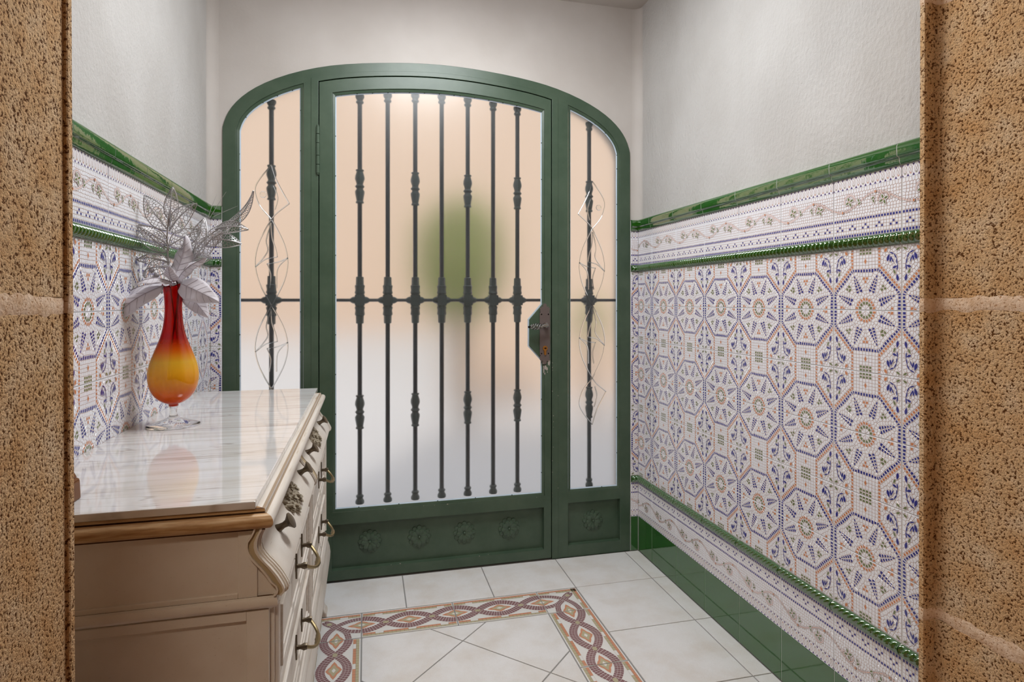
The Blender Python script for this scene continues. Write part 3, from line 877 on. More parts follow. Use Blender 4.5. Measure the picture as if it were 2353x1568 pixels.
# ------------------------------------------------------------------ stone doorway in the foreground
wall_f = empty('wall_front'); tag(wall_f, 'porous brown sandstone doorway framing the view into the vestibule', 'wall', 'structure')
JN = [-0.1, -0.04, 0.520, 1.088, 1.648, 2.20, 2.60]
JR = random.Random(9)
def jamb(side):
    if side == 'L':   # reveal, rebate and back; x outwards from the opening
        f = lambda z: -0.0045 * (z - 1.094)
        pr = [(-1.9, 0.30), (-0.3780, 0.30), (-0.3758, 0.883), (-0.3720, 0.8832), (-0.3705, 0.8850), (-0.3705, 0.895), (-1.9, 0.895)]
    else:
        f = lambda z: 0.003 * (z - 1.094)
        pr = [(2.5, 0.30), (1.060, 0.30), (1.0159, 0.8830), (0.9960, 0.8835), (0.9923, 0.8860), (0.9923, 0.895), (2.5, 0.895)]
    for k in range(len(JN) - 1):
        z0, z1 = JN[k] + 0.008, JN[k + 1] - 0.008
        mb = MB(); n = len(pr); b = 0.003
        cx = sum(p[0] for p in pr) / n
        rings = []
        for z, ins in ((z0, b), (z0 + b, 0), (z1 - b, 0), (z1, b)):
            rings.append([(x + f(z) + (ins if side == 'R' else -ins), y + (ins if y < 0.5 else -ins if y > 0.89 else 0), z) for x, y in pr])
        vs = [p for r in rings for p in r]
        fs = [(i * n + j, i * n + (j + 1) % n, (i + 1) * n + (j + 1) % n, (i + 1) * n + j) for i in range(3) for j in range(n)]
        fs += [tuple(range(n)), tuple(range(4 * n - 1, 3 * n - 1, -1))]
        mb.add(vs, fs); mb.build('stone_block', 'stone', wall_f, smooth=False)
        # ragged smear of mortar over the joint
        path = []
        for (xa, ya), (xb, yb) in zip(pr[1:5], pr[2:6]):
            m_ = max(1, int(math.hypot(xb - xa, yb - ya) / 0.009))
            path += [(xa + (xb - xa) * i / m_, ya + (yb - ya) * i / m_) for i in range(m_)]
        path.append(pr[5])
        ox = -1 if side == 'R' else 1; zj = JN[k + 1]; rows = [[], [], [], []]; u0 = u1 = 0.0
        for (x, y) in path:
            u0 = 0.7 * u0 + JR.uniform(-0.0035, 0.0035); u1 = 0.7 * u1 + JR.uniform(-0.0035, 0.0035)
            for r_, (z, d) in enumerate(((zj - 0.0150 + u0, -0.0009), (zj - 0.0090 + u0, 0.0007), (zj + 0.0090 + u1, 0.0007), (zj + 0.0150 + u1, -0.0009))):
                rows[r_].append((x + f(z) + ox * d, y - (d if y > 0.88 and y < 0.8845 else 0), z))
        q = len(path); mb = MB()
        mb.add([p for r_ in rows for p in r_], [(i * q + j, i * q + j + 1, (i + 1) * q + j + 1, (i + 1) * q + j) for i in range(3) for j in range(q - 1)])
        o = mb.build('mortar_joint', 'mortar', wall_f, smooth=True, fix=False)
        mb = MB()
        mb.prism([(x + (0.004 if side == 'R' else -0.004), min(y, 0.893)) for x, y in pr], zj - 0.0095, zj + 0.0095, ident); mb.build('mortar_bed', 'mortar', wall_f)
jamb('L'); jamb('R')
mb = MB(); mb.box(-0.37, 1.0, 0.30, 0.890, 2.13, 2.60); mb.build('stone_lintel', 'stone', wall_f, bevel=0.004)

# ------------------------------------------------------------------ arched steel door with side lights
FY0, FY1 = YB + 0.003, YB + 0.050                # front and back of the steel frame
GY = YB + 0.016                                  # face of the glass
door = empty('door_1', (CX0, YB + 0.02, 0)); tag(door, 'arched dark green steel door with frosted glass, wrought bars and two narrow side lights', 'door', 'structure')
DI = Matrix.Translation((-CX0, -(YB + 0.02), 0))
def dbuild(mb, name, mats, parent, **kw):
    o = mb.build(name, mats, parent, **kw)
    if parent is door: o.matrix_parent_inverse = DI
    return o
inner = offset(AP, 0.047); inner[0] = (inner[0][0], 0); inner[-1] = (inner[-1][0], 0)
mb = MB(); mb.strip(AP, inner, FY0, FY1, to_back)
frame = dbuild(mb, 'arched_frame', 'green_paint', door, bevel=0.0012)
def post(s0, s1, off=0.03):
    mb = MB(); k = 4
    top = [(s0 + (s1 - s0) * i / k, arch_z(s0 + (s1 - s0) * i / k, off)) for i in range(k + 1)]
    mb.prism([(s0, 0.0)] + top + [(s1, 0.0)], FY0 + 0.0002, FY1, to_back); return mb
for s0, s1 in ((-0.2313, -0.1765), (0.7660, 0.8386)):
    dbuild(post(s0, s1), 'post', 'green_paint', door, bevel=0.001)
# casing around the leaf, slightly proud
ca = [(-0.2035, 0.0)] + [(s, arch_z(s, 0.034)) for s in np.linspace(-0.2035, 0.7935, 30)] + [(0.7935, 0.0)]
cb = [(-0.1765, 0.0)] + [(s, arch_z(s, 0.052)) for s in np.linspace(-0.1765, 0.7660, 30)] + [(0.7660, 0.0)]
mb = MB(); mb.strip(ca, cb, FY0 - 0.0018, FY1 - 0.002, to_back)
dbuild(mb, 'casing', 'green_paint', door, bevel=0.0008)
# dark gap around the leaf
mb = MB()
ga = cb; gb = [(-0.1690, 0.0)] + [(s, arch_z(s, 0.062)) for s in np.linspace(-0.1690, 0.7585, 30)] + [(0.7585, 0.0)]
mb.strip(ga, gb, FY0 + 0.012, FY0 + 0.02, to_back); dbuild(mb, 'door_gap', 'gap_dark', door)

def pane_outline(s0, s1, z0, off, k=24, lock=False):
    top = [(s, arch_z(s, off)) for s in np.linspace(s0, s1, k)]
    p = [(s0, z0)] + top
    if lock: p += [(s1, 1.0775), (0.6674, 1.0138), (0.6674, 0.9045), (s1, 0.8431)]
    return p + [(s1, z0)]
def shrink(p, d):
    # inset a closed outline by moving along averaged normals
    n = len(p); out = []
    sg = 1 if area(p) > 0 else -1
    for i in range(n):
        a, b, c_ = p[i - 1], p[i], p[(i + 1) % n]
        e1 = Vector((b[0] - a[0], b[1] - a[1])).normalized(); e2 = Vector((c_[0] - b[0], c_[1] - b[1])).normalized()
        n1 = Vector((-e1.y, e1.x)) * sg; n2 = Vector((-e2.y, e2.x)) * sg
        m_ = (n1 + n2); m_.normalize(); k = d / max(0.4, m_.dot(n1))
        out.append((b[0] + m_.x * k, b[1] + m_.y * k))
    return out
def sloped(mb, A, B, ya, yb, yback, mi=0):
    n = len(A)
    vs = [(s, ya, z) for s, z in A] + [(s, yb, z) for s, z in B] + [(s, yback, z) for s, z in B]
    mb.add(vs, [(i, (i + 1) % n, n + (i + 1) % n, n + i) for i in range(n)] + [(n + i, n + (i + 1) % n, 2 * n + (i + 1) % n, 2 * n + i) for i in range(n)], mi)
def glazing(parent, outer, glass_d=0.0105):
    gl = shrink(outer, glass_d)
    mb = MB(); sloped(mb, outer, shrink(outer, 0.0015), FY0 + 0.002, FY0 + 0.005, FY0 + 0.005)
    sloped(mb, shrink(outer, 0.0015), gl, FY0 + 0.003, FY0 + 0.006, GY)
    dbuild(mb, 'glazing_bead', 'green_paint', parent, fix=True)
    mb = MB(); sl = shrink(gl, 0.0042)
    sloped(mb, gl, sl, GY - 0.0035, GY - 0.0006, GY - 0.0001); dbuild(mb, 'silicone_seal', 'seal', parent, fix=True)
    # screw dots along the bead
    mb = MB(); bigger = shrink(outer, 0.006); mb.prism(bigger, GY, GY + 0.004, to_back)
    dbuild(mb, 'glass_pane', 'frosted', parent)
    pts = []
    L = 0
    for i in range(len(gl)):
        a, b = gl[i], gl[(i + 1) % len(gl)]; d = math.dist(a, b); t = 0.06 - L
        while t < d:
            pts.append((a[0] + (b[0] - a[0]) * t / d, a[1] + (b[1] - a[1]) * t / d)); t += 0.155
        L = d - (t - 0.155)
    mb = MB()
    for x, z in pts: mb.sphere((x, GY - 0.003, z), 0.0028, 4)
    dbuild(mb, 'bead_screws', 'iron', parent)['kind'] = 'stuff'

# bars behind the glass
BYc = YB + 0.0425
def bar_mesh(z0, z1, bal, knot_z=1.0956):
    mb = MB(); r = 0.0088
    mb.lathe([(0.0001, z0), (r, z0), (r, z1), (0.0001, z1)], 12)
    def orn(zc, hgt, sg):
        pr = [(r, -0.5), (0.0150, -0.49), (0.0150, -0.455), (0.0115, -0.44), (0.0170, -0.30), (0.0178, -0.22), (0.0125, -0.10), (0.0120, -0.06), (0.0180, 0.0), (0.0120, 0.06),
              (0.0125, 0.08), (0.0175, 0.14), (0.0172, 0.20), (0.0120, 0.42), (0.0150, 0.45), (0.0150, 0.485), (r, 0.5)]
        mb.lathe([(a, zc + sg * b * hgt) for a, b in (pr if sg > 0 else pr[::-1])], 16, 1, fluted=0.04, nf=8)
    if bal: orn(1.548, 0.136, -1); orn(0.650, 0.136, -1)
    for zc, sg in ((z0, 1), (z1, -1)):
        pr = [(0.0160, 0.0), (0.0165, 0.010), (0.0105, 0.022), (0.0140, 0.0265), (0.0140, 0.032), (r, 0.037)]
        mb.lathe([(a, zc + sg * b) for a, b in (pr if sg > 0 else pr[::-1])], 14, 1, fluted=0.05)
    # knot where the cross bar passes
    k = knot_z
    mb.lathe([(r, k - 0.094), (0.014, k - 0.092), (0.0145, k - 0.062), (0.0185, k - 0.058), (0.0160, k - 0.040), (0.0190, k - 0.030), (0.0150, k - 0.022), (0.0150, k + 0.022),
              (0.0190, k + 0.030), (0.0160, k + 0.040), (0.0185, k + 0.058), (0.0145, k + 0.062), (0.014, k + 0.092), (r, k + 0.094)], 14, 1, fluted=0.05)
    mb.box(-0.0185, 0.0185, -0.0185, 0.0185, k - 0.021, k + 0.021, 1)
    for sg in (-1, 1):
        mb.tube([(sg * 0.018, 0, k), (sg * 0.030, 0, k), (sg * 0.038, 0, k)], [0.015, 0.012, 0.006], 8, 1)
    return mb
def add_bar(parent, s, z0, z1, bal):
    o = bar_mesh(z0, z1, bal).build('wrought_bar', ['iron', 'iron_cast'], parent, smooth=True)
    o.location = (s, BYc, 0)
    if parent is door: o.matrix_parent_inverse = DI
    return o
def cross_bar(parent, s0, s1):
    mb = MB(); mb.tube([(s0, BYc, 1.0956), (s1, BYc, 1.0956)], 0.0062, 8)
    dbuild(mb, 'cross_bar', 'iron', parent, smooth=True)
def rosette(parent, s, y, z, r=0.0465):
    mb = MB()
    for (rr, np_, h0, h1, ph) in ((1.0, 12, 0.0, 0.0050, 0.0), (0.74, 9, 0.0035, 0.0115, 0.2)):
        N = np_ * 8; rings = []
        for fr, hh in ((1.0, h0), (0.96, h0 + (h1 - h0) * 0.75), (0.72, h1), (0.35, h1 * 0.8), (0.10, h1 * 0.45)):
            ring = []
            for j in range(N):
                q = 2 * PI * j / N; lob = abs(math.cos(np_ * (q + ph) / 2))
                rad = r * rr * fr * (1 - 0.22 * (1 - lob ** 0.6) * fr)
                ring.append((s + rad * math.cos(q), y - hh * (0.80 + 0.20 * lob ** 0.7), z + rad * math.sin(q)))
            rings.append(ring)
        vs = [p for r_ in rings for p in r_]
        mb.add(vs, [(i * N + j, i * N + (j + 1) % N, (i + 1) * N + (j + 1) % N, (i + 1) * N + j) for i in range(4) for j in range(N)] + [tuple(4 * N + j for j in range(N))])
    mb.sphere((s, y - 0.009, z), 0.005, 6)
    return dbuild(mb, 'rosette', 'green_paint', parent, smooth=True, angle=35)
def recessed_panel(parent, s0, s1, z0, z1):
    mb = MB(); Y1 = FY0 + 0.022
    o = rect(s0, s1, z0, z1); i_ = rect(s0 + 0.0012, s1 - 0.0012, z0 + 0.0012, z1 - 0.0012)
    sloped(mb, o, i_, FY0 + 0.0005, Y1, Y1 + 0.001)
    mb.add([(s, Y1, z) for s, z in i_], [(0, 1, 2, 3)])
    mb.box(s0 - 0.002, s1 + 0.002, Y1 + 0.002, Y1 + 0.012, z0 - 0.002, z1 + 0.002)
    dbuild(mb, 'kick_panel', 'green_paint', parent); return Y1

# side lights
def side_light(s0, s1, sbar, mirror, name):
    sl = empty('side_light'); sl.parent = door; sl.matrix_parent_inverse = DI
    sl['label'] = name
    # outline follows the arched frame
    A = [p for p in inner if s0 - 1e-6 <= p[0] <= s1 + 1e-6 and p[1] > 0.5]
    if mirror < 0: A = [(s0, 0.275)] + [(s0, 1.70)] * 0 + [p for p in A if p[0] < s1] + [(s1, arch_z(s1, 0.047))] + [(s1, 0.275)]
    else: A = [(s0, 0.275), (s0, arch_z(s0, 0.047))] + [p for p in A if p[0] > s0] + [(s1, 0.275)]
    B = []
    for p in A:
        if not B or math.dist(p, B[-1]) > 2e-3: B.append(p)
    glazing(sl, B)
    # rails round the kick panel
    for a, b, c_, d in ((s0 - 0.001, s1 + 0.001, 0.231, 0.2765), (s0 - 0.001, s1 + 0.001, 0.0, 0.050)):
        mb = MB(); mb.box(a, b, FY0 + 0.0004, FY1, c_, d); dbuild(mb, 'rail', 'green_paint', sl)
    y = recessed_panel(sl, s0 - 0.001, s1 + 0.001, 0.050, 0.231)
    rosette(sl, (s0 + s1) / 2, y, 0.1405)
    zt = arch_z(sbar, 0.06)
    add_bar(sl, sbar, 0.283, zt + 0.006, True); cross_bar(sl, s0 + 0.004, s1 - 0.004)
    # clear cut lines in the frosted glass
    K = 1803.0
    def cut(pts, n=7, r=0.0024, nm='cut_line'):
        P_ = [Vector((mirror * -1 * x, 0, z)) for x, z in pts]; out = []
        for i in range(len(P_) - 1):
            p0 = P_[max(i - 1, 0)]; p1 = P_[i]; p2 = P_[i + 1]; p3 = P_[min(i + 2, len(P_) - 1)]
            for k in range(n):
                t = k / n
                out.append(0.5 * (2 * p1 + (p2 - p0) * t + (2 * p0 - 5 * p1 + 4 * p2 - p3) * t * t + (3 * p1 - p0 - 3 * p2 + p3) * t ** 3))
        out.append(P_[-1]); mb = MB()
        mb.tube([(sc + p.x, GY - 0.0003, p.z) for p in out], r, 6)
        dbuild(mb, nm, 'clear_glass', sl, smooth=True)
    sc = sbar + (0.004 if mirror < 0 else 0.004)
    N0, N1, N2, N3, N4 = 1.6105, 1.404, 1.0753, 0.758, 0.558
    hw = 0.0585
    lens = lambda a, b, sg: [(sg * hw * math.sin(PI * t), a + (b - a) * t) for t in (0, 0.12, 0.3, 0.5, 0.7, 0.88, 1.0)]
    for a, b in ((N1, N2), (N2, N3)):
        cut(lens(a, b, -1), 4); cut(lens(a, b, 1), 4)
        f = lambda L_: [((x - 238) / K, a - (y - 395) * (a - b) / 595) for x, y in L_]
        cut(f([(235, 420), (205, 540), (212, 622), (135, 725)]), 5); cut(f([(135, 725), (200, 672), (275, 655)]), 5)
        cut(f([(236, 420), (242, 520), (265, 600), (275, 655)]), 5); cut(f([(210, 702), (280, 690), (345, 660)]), 5)
        cut(f([(345, 660), (278, 735), (270, 870)]), 5); cut(f([(210, 702), (235, 780), (225, 870)]), 5)
    for a, b, sg in ((N0, N1, 1), (N4, N3, -1)):
        e = a - b
        cut([(0, a), (-sg * hw * 0.75, b + e * 0.72), (-sg * hw, b + e * 0.52), (-sg * hw * 0.72, b + e * 0.25), (0, b)], 5)
        cut([(0, a), (sg * 0.020, b + e * 0.70), (sg * 0.064, b + e * 0.30)], 5); cut([(sg * 0.064, b + e * 0.30), (sg * 0.02, b + e * 0.12), (0, b)], 5)
        cut([(sg * 0.008, b + e * 0.62), (sg * 0.022, b + e * 0.40), (sg * 0.012, b + e * 0.18)], 5)
    mb = MB(); mb.sphere((sc + mirror * 0.030, GY - 0.0005, 1.497), 0.0125, 8, 0, (1, 0.12, 1)); dbuild(mb, 'cut_dot', 'clear_glass', sl, smooth=True)
    return sl
side_light(-0.4707, -0.2313, -0.352, -1, 'narrow frosted side light beside the hinges')
side_light(0.8386, 1.0767, 0.948, 1, 'narrow frosted side light beside the lock')

# leaf
leaf = empty('door_leaf'); leaf.parent = door; leaf.matrix_parent_inverse = DI
LS0, LS1 = -0.1735, 0.7625
oz = [(s, arch_z(s, 0.0555)) for s in np.linspace(LS0, LS1, 30)]
iz = [(s, arch_z(s, 0.1035)) for s in np.linspace(-0.125, 0.734, 30)]
A = [(LS0, 0.270)] + oz + [(LS1, 0.270)]; B = [(-0.125, 0.270)] + iz + [(0.734, 0.270)]
mb = MB(); mb.strip(A, B, FY0 - 0.0005, FY1 - 0.004, to_back); dbuild(mb, 'leaf_frame', 'green_paint', leaf, bevel=0.0012)
mb = MB()
mb.box(LS0, LS1, FY0 - 0.0005, FY1 - 0.004, 0.222, 0.2705); mb.box(LS0, LS1, FY0 - 0.0005, FY1 - 0.004, 0.006, 0.0435)
mb.box(LS0, -0.1274, FY0 - 0.0005, FY1 - 0.004, 0.0435, 0.222); mb.box(0.731, LS1, FY0 - 0.0005, FY1 - 0.004, 0.0435, 0.222)
dbuild(mb, 'bottom_rail', 'green_paint', leaf)
y = recessed_panel(leaf, -0.1274, 0.731, 0.0435, 0.222)
for s in (0.0165, 0.2110, 0.3950, 0.5840): rosette(leaf, s, y, 0.1395)
glazing(leaf, pane_outline(-0.125, 0.734, 0.270, 0.1035))
mb = MB(); mb.prism([(0.7345, 1.0900), (0.7237, 1.0775), (0.6674, 1.0138), (0.6674, 0.9045), (0.7237, 0.8431), (0.7345, 0.8320)], FY0 + 0.0015, GY, to_back)
dbuild(mb, 'lock_box', 'green_paint', leaf, bevel=0.001)
mb = MB(); q = [(0.7237, 1.0775), (0.6674, 1.0138), (0.6674, 0.9045), (0.7237, 0.8431)]; q2 = [(0.7237, 1.0850), (0.6625, 1.0160), (0.6625, 0.9022), (0.7237, 0.8352)]
mb.strip(q, q2, GY - 0.006, GY - 0.0001, to_back); dbuild(mb, 'silicone_seal', 'seal', leaf)
for i, s in enumerate((-0.0222, 0.0866, 0.1963, 0.3040, 0.4122, 0.5198, 0.6250)):
    add_bar(leaf, s, 0.286, arch_z(s, 0.114) + 0.004, i % 2 == 0)
cross_bar(leaf, -0.118, 0.727)
mb = MB(); pr = [(0.0048, 1.5785), (0.0062, 1.583)] 
hz = [(1.586, 1.617), (1.619, 1.652), (1.654, 1.700), (1.702, 1.735), (1.737, 1.764)]
for a, b in hz: mb.lathe([(0.0001, a), (0.0068, a), (0.0068, b), (0.0001, b)], 12, 0, (-0.1785, FY0 - 0.004, 0))
mb.lathe([(0.0001, 1.5765), (0.004, 1.579), (0.0055, 1.585), (0.0001, 1.586)], 12, 0, (-0.1785, FY0 - 0.004, 0)); mb.lathe([(0.0001, 1.764), (0.0055, 1.765), (0.003, 1.772), (0.0001, 1.773)], 12, 0, (-0.1785, FY0 - 0.004, 0))
dbuild(mb, 'hinge', 'green_paint', leaf, smooth=True)
# escutcheon, lever and lock
PX = 0.7340
half = [(0.000, 1.0825), (0.0060, 1.0795), (0.0085, 1.0735), (0.0075, 1.0690), (0.0110, 1.0665), (0.0165, 1.0715), (0.0150, 1.0635), (0.0205, 1.0640), (0.0225, 1.0580), (0.0195, 1.0530), (0.0225, 1.0490),
        (0.0180, 1.0455), (0.0225, 1.0410), (0.0228, 1.0330)]
lower = [(x, 2 * 0.9535 - z) for x, z in half[::-1]]
right = half + lower
poly = [(PX + x, z) for x, z in right] + [(PX - x, z) for x, z in right[::-1][1:-1]]
mb = MB(); mb.prism(poly, FY0 - 0.0045, FY0 + 0.0004, to_back)
dbuild(mb, 'escutcheon', 'plate_metal', leaf, bevel=0.0006)
for dx in (-0.0150, 0.0150):
    for z in (1.036, 0.871):
        mb = MB(); mb.sphere((PX + dx, FY0 - 0.0045, z), 0.0032, 5, 0, (1, 0.5, 1)); dbuild(mb, 'plate_screw', 'hole', leaf)
mb = MB(); yv = FY0 - 0.0045
mb.lathe([(0.0001, -0.020), (0.0105, -0.018), (0.0115, -0.006), (0.0115, 0.0)], 16)
mb.v = [(PX + x, yv + z, 0.9905 + y_) for x, y_, z in mb.v]
yl = yv - 0.030
mb.tube([(PX, yv - 0.008, 0.9905), (PX, yl, 0.9905)], 0.0072, 10)
mb.tube([(PX + 0.004, yl, 0.9910), (PX - 0.016, yl - 0.002, 0.9890), (PX - 0.024, yl - 0.002, 0.9880)], [0.0075, 0.0062, 0.005], 10)
for k in range(5):                                # open twisted basket
    pts = []
    for i in range(17):
        t = i / 16; rr = 0.0035 + 0.0090 * math.sin(PI * t) ** 0.8; a = 2 * PI * (k / 5 + 0.95 * t)
        pts.append((PX - 0.022 - 0.050 * t, yl - 0.002 + rr * math.cos(a), 0.9880 - 0.003 * t + rr * math.sin(a)))
    mb.tube(pts, 0.0024, 6)
mb.tube([(PX - 0.070, yl - 0.002, 0.9850), (PX - 0.0745, yl - 0.002, 0.9848), (PX - 0.082, yl - 0.002, 0.9845)], [0.004, 0.0045, 0.004], 8, 1)
dbuild(mb, 'lever_handle', ['steel', 'hole'], leaf, smooth=True)
mb = MB(); kz = 0.893
cyl = [(PX + 0.0105 * math.cos(a), kz + 0.0105 * math.sin(a)) for a in [math.radians(-62 + 304 * i / 18) for i in range(19)]] + [(PX - 0.0045, kz - 0.026), (PX, kz - 0.029), (PX + 0.0045, kz - 0.026)]
mb.prism(cyl, yv - 0.0045, yv + 0.001, to_back)
dbuild(mb, 'lock_cylinder', 'brass', leaf, bevel=0.0005)
mb = MB(); mb.box(PX - 0.0055, PX + 0.0055, yv - 0.0052, yv - 0.0040, kz - 0.0010, kz + 0.0016); mb.box(PX - 0.001, PX + 0.003, yv - 0.0052, yv - 0.0040, kz - 0.003, kz + 0.003)
dbuild(mb, 'keyhole', 'hole', leaf)
# bare patches where the paint has flaked
rng = random.Random(5); mb = MB()
for (cx, cz, rx, rz) in ((0.7525, 0.833, 0.0055, 0.017), (0.7370, 0.812, 0.006, 0.010), (0.7440, 0.806, 0.005, 0.008), (0.7300, 0.800, 0.003, 0.012), (0.7345, 0.786, 0.003, 0.006), (0.7460, 0.792, 0.002, 0.003), (0.7270, 0.835, 0.003, 0.010), (0.7290, 0.815, 0.002, 0.005)):
    N = 11; P_ = [(cx + rx * rng.uniform(0.6, 1.1) * math.cos(2 * PI * j / N), cz + rz * rng.uniform(0.6, 1.1) * math.sin(2 * PI * j / N)) for j in range(N)]
    mb.prism(P_, FY0 - 0.0009, FY0, to_back)
for _ in range(26):
    cx = rng.choice((0.7675, 0.772, 0.793, rng.uniform(0.0, 0.7))); cz = rng.uniform(0.25, 1.1) if cx > 0.75 else rng.choice((0.268, 0.046)) + rng.uniform(-0.002, 0.002); r = rng.uniform(0.0008, 0.0022)
    P_ = [(cx + r * (1.6 if cx < 0.75 else 1) * rng.uniform(0.6, 1.2) * math.cos(2 * PI * j / 7), cz + r * rng.uniform(0.6, 1.2) * math.sin(2 * PI * j / 7)) for j in range(7)]
    mb.prism(P_, FY0 - (0.0024 if cx > 0.765 else 0.0009), FY0, to_back)
dbuild(mb, 'paint_chips', 'chip', leaf)['kind'] = 'stuff'

# ------------------------------------------------------------------ outdoors, seen blurred through the glass
mb = MB(); mb.box(-9, 9, 2.62, 9.5, -0.25, -0.05)
o = mb.build('terrace', 'terrace'); tag(o, 'pale terrace paving beyond the frosted door glass', 'terrace', 'structure')
mb = MB(); mb.box(-9, 9, 7.0, 7.3, -0.2, 4.2)
o = mb.build('garden_wall', 'peach', bevel=0.02); tag(o, 'peach rendered house wall blurred behind the door glass', 'wall', 'structure')
mb = MB(); mb.box(-4.5, 0.86, 6.3, 6.5, -0.1, 0.74)
o = mb.build('low_wall', 'out_white', bevel=0.02); tag(o, 'low white garden wall blurred behind the lower door glass', 'wall', 'structure')
def bush(name, label, c, r, n=900, seed=1):
    rng = random.Random(seed); root = empty(name, (c[0], c[1], -0.05)); tag(root, label, 'shrub')
    mb = MB()
    for _ in range(n):
        u = rng.uniform(-1, 1); a = rng.uniform(0, 2 * PI); q = math.sqrt(1 - u * u); k = rng.uniform(0.55, 1.0)
        p = Vector((r[0] * k * q * math.cos(a), r[1] * k * q * math.sin(a), c[2] + 0.05 + r[2] * k * u))
        d = Vector((rng.gauss(0, 1), rng.gauss(0, 1), rng.gauss(0, 1))).normalized(); e = d.orthogonal().normalized(); L = rng.uniform(0.05, 0.10)
        mb.add([p, p + d * L * 0.5 + e * L * 0.24, p + d * L, p + d * L * 0.5 - e * L * 0.24], [(0, 1, 2, 3)])
    mb.build('foliage', 'leaf_out', root, fix=False)
    mb = MB()
    for k in range(4): mb.tube([(0.02 * k, 0, 0), (0.05 * math.cos(k * 1.7), 0.05 * math.sin(k * 1.7), c[2] * 0.5), (0.2 * r[0] * math.cos(k * 1.7), 0.2 * r[1] * math.sin(k * 1.7), c[2] + 0.05)], [0.03, 0.025, 0.012], 6)
    mb.build('trunk', 'bark', root)
bush('garden_bush', 'green bush blurred behind the middle of the door glass', (0.80, 5.2, 1.45), (0.42, 0.42, 0.60), 2200, 1)
bush('garden_bush', 'low green bush blurred behind the side light by the lock', (2.02, 5.2, 0.92), (0.16, 0.2, 0.22), 260, 2)

# ------------------------------------------------------------------ chest of drawers
DX, DY0, DY1 = -0.143, 1.0, 2.205                # front plane, near end, far end
chest = empty('chest_of_drawers', (-0.35, 1.6, 0)); tag(chest, 'distressed cream chest of drawers with a marble top along the tiled wall', 'chest')
CI = Matrix.Translation((0.35, -1.6, 0))
def cb_(mb, name, mats, parent=None, **kw):
    o = mb.build(name, mats, parent or chest, **kw)
    if parent is None: o.matrix_parent_inverse = CI
    return o
XB = XL + 0.004
# profile of the front (x, z)
mb = MB(); mb.box(XB + 0.01, DX - 0.004, DY0 + 0.004, DY1 - 0.004, 0.250, 0.628)
body = cb_(mb, 'carcass', 'cream')
# upper carcass with its ogee end, shared outline for drawer fronts
OG = [(0.7445, -0.1540), (0.7380, -0.1560), (0.7300, -0.1600), (0.7220, -0.1622), (0.7140, -0.1625), (0.7060, -0.1605), (0.6980, -0.1560), (0.6900, -0.1500), (0.6820, -0.1430), (0.6740, -0.1370), (0.6660, -0.1315), (0.6580, -0.1270), (0.6510, -0.1235), (0.6450, -0.1215), (0.6400, -0.1225), (0.6360, -0.1265)]
def ogee_end(y0, y1, d=0.0):
    mb = MB()
    poly = [(x + d, z) for z, x in OG]
    P_ = [(XB + 0.01, 0.6300)] + [(XB + 0.01, 0.7445)] + poly + [(DX - 0.012, 0.6300)]
    n = len(P_)
    vs = [(x, y0, z) for x, z in P_] + [(x, y1, z) for x, z in P_]
    mb.add(vs, [(i, (i + 1) % n, n + (i + 1) % n, n + i) for i in range(n)] + [tuple(range(n)), tuple(range(2 * n - 1, n - 1, -1))])
    return mb
cb_(ogee_end(DY0, DY1, -0.010), 'frieze', 'cream')
def ogee_face(y0, y1, d0, d1, mi=0, zt=0.738, zb=0.642, mb=None):
    mb = mb or MB()
    P_ = [(x, z) for z, x in OG if zb - 1e-4 <= z <= zt + 1e-4]; n = len(P_)
    vs = [(x + d, y, z) for d in (d0, d1) for y in (y0, y1) for x, z in P_]
    fs = []
    for i in range(n - 1):
        fs += [(2 * n + i, 2 * n + i + 1, 3 * n + i + 1, 3 * n + i), (i, i + 1, 2 * n + i + 1, 2 * n + i), (n + i, n + i + 1, 3 * n + i + 1, 3 * n + i)]
    for i in (0, n - 1): fs.append((i, n + i, 3 * n + i, 2 * n + i))
    mb.add(vs, fs, mi); return mb
# scrolled end and centre bands following the ogee
for y0, y1 in ((DY0 - 0.004, DY0 + 0.018), (1.555, 1.600), (DY1 - 0.018, DY1 + 0.004)):
    mb = ogee_face(y0, y1, -0.012, 0.002, 0, 0.745, 0.636)
    ogee_face(y0 + 0.004, y0 + 0.009, 0.0, 0.0045, 0, 0.745, 0.636, mb); ogee_face(y1 - 0.009, y1 - 0.004, 0.0, 0.0045, 0, 0.745, 0.636, mb)
    ogee_face(y0 + 0.0095, y1 - 0.0095, 0.0, 0.0028, 1, 0.745, 0.636, mb)
    cb_(mb, 'scroll_band', ['cream', 'gilt'], smooth=True, angle=50)
for yy, sg in ((DY0, -1), (DY1, 1)):
    mb = MB()
    for d1, d2, hh, mi_ in ((-0.0005, -0.0045, 0.012, 0), (-0.0045, -0.0130, 0.008, 1), (-0.0130, -0.0165, 0.012, 0)):
        fo = lambda z: 1.0 if 0.652 < z < 0.73 else 0.75
        mb.strip([(x + d1 * fo(z), z) for z, x in OG], [(x + d2 * fo(z), z) for z, x in OG], yy + sg * 0.002, yy + sg * hh, to_back, mi_)
    cb_(mb, 'end_scroll', ['cream', 'gilt'], smooth=True, angle=40)
def on_ogee(z, d=0.0):
    for (z1, x1), (z0, x0) in zip(OG[:-1], OG[1:]):
        if z0 <= z <= z1: return x0 + (x1 - x0) * (z - z0) / (z1 - z0) + d
    return OG[-1][1] + d
